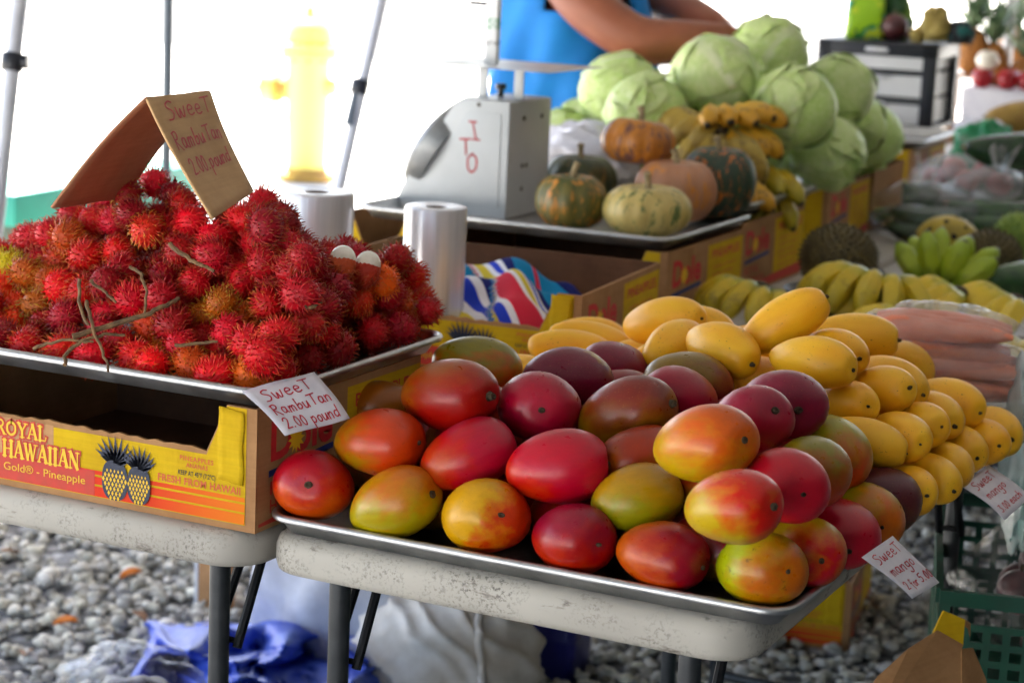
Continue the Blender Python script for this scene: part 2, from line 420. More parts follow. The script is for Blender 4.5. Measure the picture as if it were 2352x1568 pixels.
# ---------------------------------------------------------------- ground
def plane(name, x0, x1, y0, y1, z, mat):
    o = MB().add([(x0, y0, z), (x1, y0, z), (x1, y1, z), (x0, y1, z)], [(0, 1, 2, 3)]).build(name, mat, smooth=False)
    o['kind'] = 'structure'; return o
plane('ground', -300, 300, -300, 300, -.008, M['concrete'])
plane('road', -120, 120, 17, 34, -.004, M['asphalt'])
plane('gravel_lot', -5.2, 7, -5, 7.2, 0, M['gravel'])
def gravel_stones():
    bm = bmesh.new(); bmesh.ops.create_icosphere(bm, subdivisions=2, radius=1)
    V0 = np.array([v.co[:] for v in bm.verts]); F0 = np.array([[v.index for v in f.verts] for f in bm.faces]); bm.free()
    pts = []
    for (x0, x1, y0, y1, n) in ((-2.7, -.55, .55, 2.9, 8600), (-.55, 1.0, .9, 3.4, 6400)):
        pts.append(np.stack([rng.uniform(x0, x1, n), rng.uniform(y0, y1, n)], 1))
    P = np.concatenate(pts); n = len(P)
    r = rng.gamma(6, .0013, n)+.0028
    sc = np.stack([r*rng.uniform(.8, 1.35, n), r*rng.uniform(.7, 1.1, n), r*rng.uniform(.5, .85, n)], 1)
    a = rng.uniform(0, 6.28, n); tl = rng.normal(0, .35, n)
    vs = np.repeat(V0[None], n, 0)
    k = rng.normal(0, 1, (n, 3, 3))
    lump = 1+.16*np.sin(np.einsum('nij,vj->nvi', k*1.6, V0)).sum(2)*.6
    vs = vs*lump[..., None]*sc[:, None]
    c, s = np.cos(tl)[:, None], np.sin(tl)[:, None]
    y, z = vs[..., 1]*c-vs[..., 2]*s, vs[..., 1]*s+vs[..., 2]*c
    x = vs[..., 0]; c, s = np.cos(a)[:, None], np.sin(a)[:, None]
    x, y = x*c-y*s, x*s+y*c
    zz = np.abs(rng.normal(.004, .008, n))
    V = np.stack([x+P[:, 0:1], y+P[:, 1:2], z+(r*.35+zz)[:, None]], 2).reshape(-1, 3)
    F = (F0[None]+(np.arange(n)*len(V0))[:, None, None]).reshape(-1, 3)
    me = bpy.data.meshes.new('gravel'); me.vertices.add(len(V)); me.loops.add(len(F)*3); me.polygons.add(len(F))
    me.vertices.foreach_set('co', V.astype(np.float32).ravel()); me.loops.foreach_set('vertex_index', F.astype(np.int32).ravel())
    me.polygons.foreach_set('loop_start', np.arange(len(F), dtype=np.int32)*3)
    me.polygons.foreach_set('use_smooth', np.ones(len(F), bool)); me.update(); me.validate()
    tone = np.clip(rng.normal(.54, .15, n), .16, .85); warm = rng.uniform(.9, 1.0, n)
    colr = np.stack([tone*1.06, tone*(.97+.03*warm), tone*warm*.90, np.ones(n)], 1)
    at = me.attributes.new('tone', 'FLOAT_COLOR', 'POINT'); at.data.foreach_set('color', np.repeat(colr, len(V0), 0).astype(np.float32).ravel())
    me.materials.append(M['stone'])
    o = bpy.data.objects.new('gravel', me); COL.objects.link(o)
    tag(o, 'loose pale grey gravel covering the ground under the stall', 'gravel', kind='stuff')
gravel_stones()

# ---------------------------------------------------------------- canopy over the stall
M['canopy'] = std('white_canopy', g(.80), g(.74), 2, .8)
def canopy_mat():
    m = bpy.data.materials.new('canopy_fabric'); m.use_nodes = True; t = m.node_tree
    for n in list(t.nodes): t.nodes.remove(n)
    out = nd(t, 'ShaderNodeOutputMaterial')
    c = ramp(t, noise(t, ocoord(t), 1.5, 4), [(.3, g(.44)), (.7, g(.38))])
    d = nd(t, 'ShaderNodeBsdfDiffuse', {'Color': c}); tr = nd(t, 'ShaderNodeBsdfTranslucent', {'Color': c})
    mx = nd(t, 'ShaderNodeMixShader', {0: .08, 1: d.outputs[0], 2: tr.outputs[0]})
    t.links.new(mx.outputs[0], out.inputs[0]); return m
CX0, CX1, CY0, CY1 = -2.62, 2.9, -3.3, 6.6
cn = thing('canopy', 'grey fabric canopy on slanted metal legs over the fruit tables', 'canopy', (0, 0, 0))
mb = MB(); cx, cy = (CX0+CX1)/2, (CY0+CY1)/2
mb.add([(CX0, CY0, 2.25), (CX1, CY0, 2.25), (CX1, CY1, 2.25), (CX0, CY1, 2.25), (cx, cy, 3.3)], [(0, 1, 4), (1, 2, 4), (2, 3, 4), (3, 0, 4)])
for a, b in (((CX0, CY0), (CX1, CY0)), ((CX1, CY0), (CX1, CY1)), ((CX1, CY1), (CX0, CY1)), ((CX0, CY1), (CX0, CY0))):
    mb.add([(*a, 2.25), (*b, 2.25), (*b, 2.02), (*a, 2.02)], [(0, 1, 2, 3)])
mb.build('roof', canopy_mat(), cn, smooth=False, solid=.002)
M['light_block'] = std('light_block_cloth', rgb(50, 64, 66), rgb(40, 52, 56), 2, .85)
def light_block(a, b, par):  # hanging sheet added out of view to keep light out
    a = Vector(a); b = Vector(b); n = Vector((-(b-a).y, (b-a).x, 0)).normalized()
    MB().grid(lambda u, v: a.lerp(b, u)+n*.05*math.sin(u*40)+Vector((0, 0, .06+v*2.15)), 80, 6).build('added_light_block', M['light_block'], par, solid=.002, angle=180)
light_block((CX1, CY0, 0), (CX1, CY1, 0), cn); light_block((1.5, CY0, 0), (CX1, CY0, 0), cn); light_block((.9, CY1, 0), (CX1, CY1, 0), cn)  # unseen sheets added to cut light from the right and behind the camera
M['pole_white'] = std('pole_white', rgb(196, 198, 204), rgb(176, 178, 186), 10, .4, .2)
M['pole_grey'] = std('pole_grey', rgb(84, 92, 100), rgb(70, 78, 86), 10, .4, .4)
def pole(a, b, r, mat, name='leg'):
    a = Vector(a); b = Vector(b); d = (a-b)/(a.z-b.z)
    return MB().tube([b+d*(2.22-b.z), b-d*b.z], r, 14).build(name, M[mat], cn)
def clampring(p, d, r, h, mat, par, knob=None):
    d = d.normalized(); q = MB(); q.tube([p-d*h/2, p-d*h*.42, p+d*h*.42, p+d*h/2], [r*.92, r, r, r*.92], 14)
    if knob is not None: q.tube([p, p+knob*.6, p+knob], [r*.55, r*.6, r*.72], 10)
    return q.build('clamp', M[mat], par)
a, b = atD(45, 0, 4.6), atD(2, 400, 4.6); l1 = pole(a, b, .0185, 'pole_white')
clampring(atD(28, 143, 4.6), a-b, .0255, .040, 'black_plastic', l1, rt*.036)
a, b = atD(877, 0, 6.2), atD(783, 415, 6.2); l2 = pole(a, b, .0185, 'pole_white')
clampring(atD(826, 200, 6.2), a-b, .028, .045, 'black_plastic', l2)
MB().tube([atD(822, 215, 6.2), atD(806, 290, 6.2)], [.0185, .021], 14).build('sleeve', M['pole_grey'], l2)
a = atD(385, 100, 6.5); MB().tube([(a.x, a.y, 2.3), (a.x, a.y, 0)], .0175, 14).build('leg', M['pole_grey'], cn)
for x, y in ((CX1-.05, CY0+.05), (CX1-.05, CY1-.05), (CX0+.05, CY0+.05)):
    MB().tube([(x, y, 2.3), (x, y, 0)], .016, 12).build('leg', M['pole_white'], cn)

# ---------------------------------------------------------------- tables
def table(label, x0, x1, y0, y1, legs, z=.74, braces=True):
    w, d = x1-x0, y1-y0
    T = thing('folding_table', label, 'table', ((x0+x1)/2, (y0+y1)/2, 0), 0, 'folding tables of the stall')
    prof = [(.03, z-.040), (.012, z-.046), (.002, z-.043), (0, z-.036), (0, z-.016), (.003, z-.006), (.010, z-.001), (.02, z)]
    rr = [[Vector((px, py, zz)) for px, py in rrect(w-2*i, d-2*i, max(.055-i*.6, .02), 6)] for i, zz in prof]
    top = MB().rings(rr).build('tabletop', M['table'], T, angle=60)
    for (lx, ly) in legs:
        lx -= (x0+x1)/2; ly -= (y0+y1)/2
        lg = MB().tube([(lx, ly, z-.035), (lx, ly, .012)], .0128, 14).build('leg', M['steel_dark'], T)
        MB().lathe([(.016, 0), (.0165, .02), (.014, .024)], 12, (lx, ly, 0)).build('foot', M['black_plastic'], lg)
        if braces:
            s = 1 if ly < 0 else -1
            q = MB()
            for dx in (-.017, .017):
                q.tube([(lx+dx, ly+s*.014, z-.165), (lx+dx*.8, ly+s*.085, z-.042)], .0062, 8)
            q.tube([(lx-.02, ly+s*.018, z-.158), (lx+.02, ly+s*.018, z-.158)], .004, 8)
            q.build('brace', M['steel_black'], lg)
    for ly in sorted({p[1] for p in legs}):
        xs = [p[0]-(x0+x1)/2 for p in legs if p[1] == ly]
        if len(xs) > 1: MB().tube([(xs[0], ly-(y0+y1)/2, .16), (xs[-1], ly-(y0+y1)/2, .16)], .009, 10).build('crossbar', M['steel_dark'], T)
    return T
table('scuffed off-white folding table under the pan of rambutans', -.785, -.016, -.022, 1.805, [(-.085, .03), (-.70, .03), (-.085, 1.7), (-.70, 1.7)])
table('scuffed off-white folding table carrying the red and golden mangoes', -.0115, .600, .0, 1.22, [(.075, .045), (.52, .045), (.10, 1.08), (.55, 1.08)])
table('folding table under the pumpkins, scale and cabbages', -.80, -.03, 1.83, 3.66, [(-.1, 1.95), (-.7, 1.95), (-.1, 3.55), (-.7, 3.55)])
table('folding table under the banana hands and spiky fruit', -.005, .74, 1.24, 3.07, [(.085, 1.36), (.66, 1.36), (.085, 2.95), (.66, 2.95)], braces=False)
table('folding table under the black drawer tower', -.82, -.03, 3.68, 5.51, [(-.1, 3.8), (-.7, 3.8), (-.1, 5.4), (-.7, 5.4)], braces=False)
table('folding table under the green squashes and bagged produce', -.01, .74, 3.09, 4.92, [(.085, 3.2), (.66, 3.2), (.085, 4.8), (.66, 4.8)], braces=False)

table('folding table behind the drawers under the pineapples', -1.05, .5, 5.55, 6.5, [(-.95, 5.7), (.4, 5.7), (-.95, 6.4), (.4, 6.4)], braces=False)

# ---------------------------------------------------------------- sheet pans
def pan(label, x0, y0, z, w=.655, d=.455, rot=0.0, h=.026):
    prof = [(.026, .0016), (.021, .0030), (.0105, h-.004), (.0085, h-.001), (.0055, h+.0004), (.002, h-.0006), (.0, h-.004), (.001, h-.0075), (.0045, h-.0085), (.008, h-.006), (.0105, h-.009), (.0215, .0012), (.027, 0)]
    rr = [[Vector((px, py, zz)) for px, py in rrect(w-2*i, d-2*i, max(.040-i, .012), 7)] for i, zz in prof]
    o = MB().rings(rr).build('sheet_pan', M['alu'], angle=50)
    o.location = (x0+w/2*math.cos(rot)-d/2*math.sin(rot), y0+w/2*math.sin(rot)+d/2*math.cos(rot), z); o.rotation_euler[2] = rot
    return tag(o, label, 'sheet pan', 'aluminium sheet pans')
ZT = .7402; BH = .150; ZB = ZT+BH+.0006
pan('aluminium sheet pan holding the red mangoes', -.0125, 0.0, ZT)
pan('aluminium sheet pan holding the golden mangoes', .008, .462, ZT+.010)
pan('aluminium sheet pan on a carton heaped with rambutans', -.646, -.017, ZB)
pan('aluminium sheet pan under the scale and pumpkins', -.742, 1.445, ZB)
pan('aluminium sheet pan under the ripe orange bananas', -.765, 1.925, ZB+.012)
pan('aluminium sheet pan under the pile of cabbages', -.80, 2.40, ZB, .655, .455, rad(2))
pan('aluminium sheet pan of cabbages beside the drawer tower', -.845, 2.875, ZB, .655, .52, rad(3))
pan('aluminium sheet pan under the black drawer tower', -.90, 3.66, ZB, .66, .46, rad(2))

# ---------------------------------------------------------------- cartons
def pineapple(par, fn, cu, v0, w, h, ch, mats):
    """printed pineapple: dark body with bright cells and pointed crown leaves"""
    body, cell, = MB(), MB()
    n = 28
    poly = [(cu+w/2*abs(math.cos(a))**.75*(1 if math.cos(a) > 0 else -1), v0+h/2+h/2*abs(math.sin(a))**.8*(1 if math.sin(a) > 0 else -1)) for a in [2*math.pi*i/n for i in range(n)]]
    body.sheet(poly, fn, .0007)
    for k in range(9):
        ang = rad(-64+16*k); L = ch*(1.0-.0009*(k-4)**2*18); bx = cu+(k-4)*w*.045
        for q, s_ in ((1.0, 0), (.62, .35)):
            a2 = ang*(1+s_*.6); tip = (bx+math.sin(a2)*L*q, v0+h+math.cos(a2)*L*q*.95)
            nx, ny = math.cos(a2), -math.sin(a2); b = (bx, v0+h*.93); mid = ((b[0]+tip[0])/2+nx*.0012, (b[1]+tip[1])/2+ny*.001)
            ww = w*.055
            body.add([fn(b[0]-nx*ww, b[1]-ny*ww, .0006+.00003*k), fn(mid[0]-nx*ww*1.2, mid[1]-ny*ww*1.2, .0006+.00003*k), fn(tip[0], tip[1], .0006+.00003*k), fn(mid[0]+nx*ww*1.2, mid[1]+ny*ww*1.2, .0006+.00003*k), fn(b[0]+nx*ww, b[1]+ny*ww, .0006+.00003*k)], [(0, 1, 2, 3, 4)])
    sx, sy = w*.145, h*.112
    for i in range(-4, 5):
        for j in range(-1, 9):
            x = i*sx+(j % 2)*sx/2; y = h*.06+j*sy
            if (abs(x)/(w*.44))**2.4+(abs(y-h/2)/(h*.46))**2.4 > 1 or y > h*.80: continue
            k = 1.0 if y < h*.66 else .7
            cell.sheet([(cu+x-sx*.36*k, v0+y), (cu+x, v0+y-sy*.62*k), (cu+x+sx*.36*k, v0+y), (cu+x, v0+y+sy*.62*k)], fn, .0011)
    body.build('pineapple_print', mats[0], par, smooth=False); cell.build('pineapple_cells', mats[1], par, smooth=False)
def jag(u0, u1, v, n, a=.0012):
    return [(u0+(u1-u0)*i/n, v+random.uniform(-a, a)+(a if i % 2 else -a*.6)) for i in range(n+1)]
def carton(label, x1, y0, z=ZT, w=.50, d=.40, h=BH, rot=0.0, front='full', side=True, group='pineapple cartons', open_front=True):
    """x1, y0: outer front right corner"""
    c, s = math.cos(rot), math.sin(rot)
    C = thing('pineapple_carton', label, 'carton', (x1-w/2*c-d/2*s, y0-w/2*s+d/2*c, z), rot, group)
    t = .0045
    MB().box((0, 0, t/2), (w-2*t-.001, d-2*t-.001, t)).build('bottom', M['kraft_dark'], C, smooth=False)
    def F(u, v, o): return Vector((u-w/2, -d/2-o, v))
    def Sd(u, v, o): return Vector((w/2+o, -d/2+u, v))
    low = .092 if front == 'full' else .092
    if open_front:
        poly = [(0, 0), (w, 0), (w, h), (w-.042, h), (w-.070, low-.002)] + jag(w-.078, .078, low, 26)[0:] + [(.070, low-.002), (.042, h), (0, h)]
    else: poly = [(0, 0), (w, 0), (w, h), (0, h)]
    MB().prism(poly, F, -t, 0).build('front_panel', M['kraft'], C, smooth=False)
    MB().prism([(t, 0), (w-t, 0), (w-t, h), (t, h)], lambda u, v, o: Vector((u-w/2, d/2-o, v)), 0, t).build('back_panel', M['kraft_dark'], C, smooth=False)
    pr = MB().prism([(t+.0005, 0), (d-t-.0005, 0), (d-t-.0005, h), (t+.0005, h)], Sd, -t, 0).build('side_panel', M['kraft'], C, smooth=False)
    MB().prism([(t, 0), (d-t, 0), (d-t, h), (t, h)], lambda u, v, o: Vector((-w/2-o, -d/2+u, v)), -t, 0).build('side_panel', M['kraft'], C, smooth=False)
    # doubled corner liner, edge showing the flutes
    MB().box((w/2-.0078, -d/2+.03, h/2-.002), (.0055, .05, h-.006)).build('corner_liner', M['card_edge'], C, smooth=False)
    # front print
    q = MB(); q.sheet([(.006, .008), (w-.014, .008), (w-.014, h-.001), (w-.041, h-.001), (w-.0695, low-.006), (.0695, low-.006), (.041, h-.001), (.006, h-.001)] if open_front else [(.006, .008), (w-.014, .008), (w-.014, h-.004), (.006, h-.004)], F, .0005)
    fp = q.build('front_print', M['card_yellow'], C, smooth=False)
    if front:
        q = MB()
        for a, b in ((.009, .0215), (.0240, .0335), (.0362, .0415)): q.sheet([(.006, a), (w-.0145, a), (w-.0145, b), (.006, b)], F, .0009)
        q.build('stripe', M['stripe'], fp, smooth=False)
    if front == 'full':
        q = MB(); q.sheet([(.02, .040), (.205, .040), (.205, low-.004), (.02, low-.004)], F, .0007); q.build('tan_field', M['card_tan'], fp, smooth=False)
        q = MB(); q.sheet([(.006, .0095), (.268, .0095), (.268, .0405), (.006, .0405)], F, .0011); q.build('band', M['ink_red'], fp, smooth=False)
        a, b = MB(), MB()
        for txt, ue, v, hh, sx in (('ROYAL', .196, .0660, .0190, .95), ('HAWAIIAN', .247, .0385, .0215, .80)):
            wdt = sum(SERIF[ch][0]+.03 for ch in txt)*hh*sx
            seriftext(a, txt, ue-wdt, v, hh, F, .0013, .0048, sx); seriftext(b, txt, ue-wdt, v, hh, F, .0020, .0, sx)
        a.build('lettering_outline', M['ink_red'], fp, smooth=False); b.build('lettering', M['ink_yellow'], fp, smooth=False)
        q = MB(); printtext(q, 'Tropical Gold\u00ae - Pineapple', .066, .0215, .188, .0098, F, .0016, .0); q.build('lettering', M['ink_yellow'], fp, smooth=False)
        pineapple(fp, lambda u, v, o: F(u, v, o+.0012), .2985, .0085, .038, .050, .034, (M['ink_navy'], M['ink_yellow']))
        pineapple(fp, lambda u, v, o: F(u, v, o+.0024), .3350, .0095, .034, .047, .029, (M['ink_navy'], M['ink_yellow']))
    if front:
        q = MB(); printtext(q, 'PINEAPPLES', w-.107, .0745, .048, .0056, F, .0012, .02, 1.15); q.build('lettering', M['ink_orange'], fp, smooth=False); q = MB(); printtext(q, 'ANANAS', w-.098, .0665, .031, .0056, F, .0012, .02, 1.1)
        q.build('lettering', M['ink_orange'], fp, smooth=False)
        q = MB(); printtext(q, 'KEEP AT 45\u00baF (7.2\u00baC)', w-.109, .0565, .053, .0056, F, .0012, .012); q.build('lettering', M['ink_black'], fp, smooth=False)
        q = MB(); printtext(q, 'FRESH FROM HAWAII', w-.1385, .0445, .118, .0084, F, .0012, .03, 1.08); q.build('lettering', M['ink_orange'], fp, smooth=False)
        # folded yellow flap taped over the corner
        fl = MB().grid(lambda a, b: F(w-.0515+.0345*a+.001*math.sin(9*b), .060+.088*b-.004*a, .0016+.0012*math.sin(6*b+2*a)**2+.001*(a < .05)), 6, 10)
        fl.build('corner_flap', M['card_yellow'], C, smooth=True, solid=.0012)
    if side:
        q = MB(); q.sheet([(.205, .012), (.392, .012), (.392, .140), (.205, .140)], Sd, .0005); sp = q.build('side_print', M['card_yellow'], C, smooth=False)
        q = MB(); q.sheet([(.006, .006), (.394, .006), (.394, .030), (.205, .024), (.006, .010)], Sd, .0008); q.build('red_fade', M['ink_red'], sp, smooth=False)
        q = MB(); printtext(q, 'Dole', .030, .083, .140, .046, Sd, .0008, .03); q.build('lettering', M['ink_dole'], sp, smooth=False)
        q = MB(); cu, cv = .0855, .099
        q.sheet([(cu+(.011 if i % 2 else .019)*math.cos(i*math.pi/12), cv+(.011 if i % 2 else .019)*math.sin(i*math.pi/12)) for i in range(24)], Sd, .0012)
        q.build('sun_print', M['ink_yellow'], sp, smooth=False)
        q = MB(); q.sheet([(.026, .063), (.172, .070), (.172, .078), (.026, .071)], Sd, .0010); q.build('bar_print', M['ink_blue'], sp, smooth=False)
        q = MB(); printtext(q, 'ROYAL', .030, .041, .085, .016, Sd, .0009, .01); printtext(q, 'HAWAIIAN', .030, .019, .12, .016, Sd, .0010, .01)
        q.build('lettering', M['ink_red'], sp, smooth=False); q = MB()
        printtext(q, 'PINEAPPLES', .225, .112, .15, .016, Sd, .0009, .02)
        for k in range(5): printtext(q, 'product of hawaii', .235, .092-.014*k, .12-.012*(k % 3), .006, Sd, .0009, .0)
        q.build('lettering', M['ink_red'], sp, smooth=False)
    return C
carton('yellow printed pineapple carton under the pan of rambutans', -.0145, -.004)
carton('open pineapple carton filled with striped cloth', -.030, .945, rot=rad(4.5))
carton('pineapple carton under the front corner of the pumpkin pan', -.092, 1.452, d=.395, front=None)
carton('pineapple carton under the pan of ripe bananas', -.120, 1.915, front=None, d=.395)
carton('pineapple carton with red lettering under the pan of cabbages', -.165, 2.62, d=.40, front=None, rot=rad(3))
carton('pineapple carton under the cabbages beside the drawers', -.195, 3.08, d=.34, side=False, front=None, rot=rad(3))
carton('pineapple carton under the black drawer tower', -.265, 3.69, front=None, rot=rad(2))
carton('short kraft carton under the left end of the pumpkin pan', -.60, 1.47, w=.20, d=.38, front=None, side=False)
c_ = carton('red and yellow carton standing on the gravel under the tables', .125, 2.05, 0.0, w=.40, d=.34, front='lines', open_front=False, rot=rad(10))
RED = [(0.029,0.0538,0.7931,0.359,-0.887,0.291,0.102,0.076,1),
 (0.0962,0.0886,0.8493,0.995,-0.013,0.102,0.1081,0.074,1),
 (0.1442,0.044,0.7918,0.92,-0.023,0.392,0.1102,0.076,1),
 (0.2081,0.103,0.8477,0.684,0.657,0.317,0.1122,0.076,1),
 (0.2592,0.0521,0.7935,0.647,-0.673,0.359,0.1102,0.084,1),
 (0.3269,0.0953,0.855,0.885,0.453,0.111,0.1183,0.08,1),
 (0.3698,0.0491,0.7875,0.878,-0.445,0.177,0.102,0.076,1),
 (0.4234,0.1034,0.8303,0.728,0.677,0.113,0.1061,0.074,1),
 (0.4796,0.0442,0.789,0.996,-0.063,-0.061,0.1081,0.076,1),
 (0.5891,0.0535,0.7913,0.764,-0.602,0.231,0.1183,0.08,1),
 (0.5936,-0.0632,0.8883,0.923,-0.294,0.247,0.1204,0.082,1),
 (0.5187,0.0456,0.9195,0.916,-0.317,0.246,0.1265,0.084,1),
 (0.3455,0.2461,0.8896,0.935,-0.084,0.344,0.1204,0.08,1),
 (0.2397,0.2241,0.8865,0.459,-0.876,0.145,0.1061,0.08,1),
 (0.1532,0.1525,0.9037,0.987,-0.132,0.096,0.1183,0.078,1),
 (0.058,0.4132,0.8781,0.983,0.095,-0.158,0.1142,0.076,1),
 (0.2221,0.3449,0.8967,0.652,0.737,-0.181,0.1102,0.074,1),
 (0.2199,0.4958,0.8826,0.137,0.915,-0.381,0.102,0.072,1),
 (0.3521,0.4263,0.8943,0.566,0.77,-0.294,0.1142,0.076,1),
 (0.3734,0.3334,0.8959,0.188,0.931,-0.311,0.102,0.074,1),
 (0.5194,0.2919,0.9138,0.655,-0.733,0.182,0.1163,0.08,1),
 (0.5232,0.1839,0.9173,0.68,-0.561,0.473,0.1061,0.076,1),
 (0.5734,0.3275,0.8618,0.63,-0.744,-0.224,0.1142,0.078,1),
 (0.5995,0.1755,0.8759,0.51,-0.86,0.024,0.1142,0.076,1),
 (0.6049,0.0691,0.8836,0.61,-0.792,0.034,0.1163,0.08,1),
 (0.613,0.1334,0.7948,0.583,-0.81,0.062,0.1142,0.076,1),
 (0.6165,0.2305,0.7928,0.531,-0.845,-0.07,0.1142,0.076,1),
 (0.619,0.3229,0.7911,0.654,-0.755,0.053,0.1142,0.074,1),
 (0.6179,0.4086,0.7898,0.476,-0.859,0.19,0.1122,0.074,1),
 (0.0032,0.2671,0.8474,-0.895,-0.443,-0.044,0.0867,0.055,1),
 (0.3967,0.1805,0.8566,0.482,0.871,-0.091,0.1102,0.074,1),
 (0.0361,0.2179,0.7851,1,-0.006,0,0.108,0.076,0),
 (0.0361,0.2952,0.7851,1,0,0,0.108,0.076,0),
 (0.0346,0.3784,0.7851,0.897,0.443,0,0.108,0.076,0),
 (0.1393,0.1221,0.7851,0.989,-0.15,0,0.108,0.076,0),
 (0.1315,0.2526,0.7851,0.962,-0.273,0,0.108,0.076,0),
 (0.1277,0.3411,0.7851,1,0.022,0,0.108,0.076,0),
 (0.1318,0.4196,0.7851,0.99,0.141,0,0.108,0.076,0),
 (0.2383,0.1563,0.7851,0.905,0.425,0,0.108,0.076,0),
 (0.2356,0.2379,0.7851,0.997,0.082,0,0.108,0.076,0),
 (0.2983,0.3498,0.7851,0.973,-0.23,0,0.108,0.076,0),
 (0.235,0.4155,0.7851,0.909,0.417,0,0.108,0.076,0),
 (0.3357,0.1313,0.7851,1,-0.008,0,0.108,0.076,0),
 (0.3341,0.2749,0.7851,0.985,0.175,0,0.108,0.076,0),
 (0.4063,0.3454,0.7851,1,-0.024,0,0.108,0.076,0),
 (0.3403,0.4176,0.7851,0.96,-0.279,0,0.108,0.076,0),
 (0.5082,0.1219,0.7851,0.982,0.191,0,0.108,0.076,0),
 (0.4308,0.1742,0.7851,0.964,0.267,0,0.108,0.076,0),
 (0.4381,0.2589,0.7851,0.953,-0.304,0,0.108,0.076,0),
 (0.4449,0.4211,0.7851,0.999,-0.04,0,0.108,0.076,0),
 (0.5302,0.2012,0.7851,0.946,-0.323,0,0.108,0.076,0),
 (0.53,0.2924,0.7851,0.961,-0.275,0,0.108,0.076,0),
 (0.5319,0.3788,0.7851,0.895,0.446,0,0.108,0.076,0),
 (0.1063,0.2998,0.8492,0.993,-0.117,0,0.106,0.074,0),
 (0.0154,0.4482,0.8172,0.971,0.237,0,0.106,0.074,0),
 (0.1582,0.1832,0.8331,0.897,-0.442,0,0.106,0.074,0),
 (0.205,0.3025,0.8222,0.915,0.403,0,0.106,0.074,0),
 (0.1625,0.3821,0.8497,0.999,0.037,0,0.106,0.074,0),
 (0.3244,0.2016,0.8179,0.949,0.315,0,0.106,0.074,0),
 (0.2991,0.3205,0.8524,0.975,-0.222,0,0.106,0.074,0),
 (0.263,0.4204,0.8601,0.992,-0.124,0,0.106,0.074,0),
 (0.5012,0.1611,0.8453,0.988,-0.151,0,0.106,0.074,0),
 (0.4409,0.3101,0.8498,0.89,0.455,0,0.106,0.074,0),
 (0.4352,0.3927,0.8553,0.998,-0.07,0,0.106,0.074,0),
 (0.5351,0.2418,0.8507,0.898,0.44,0,0.106,0.074,0)]
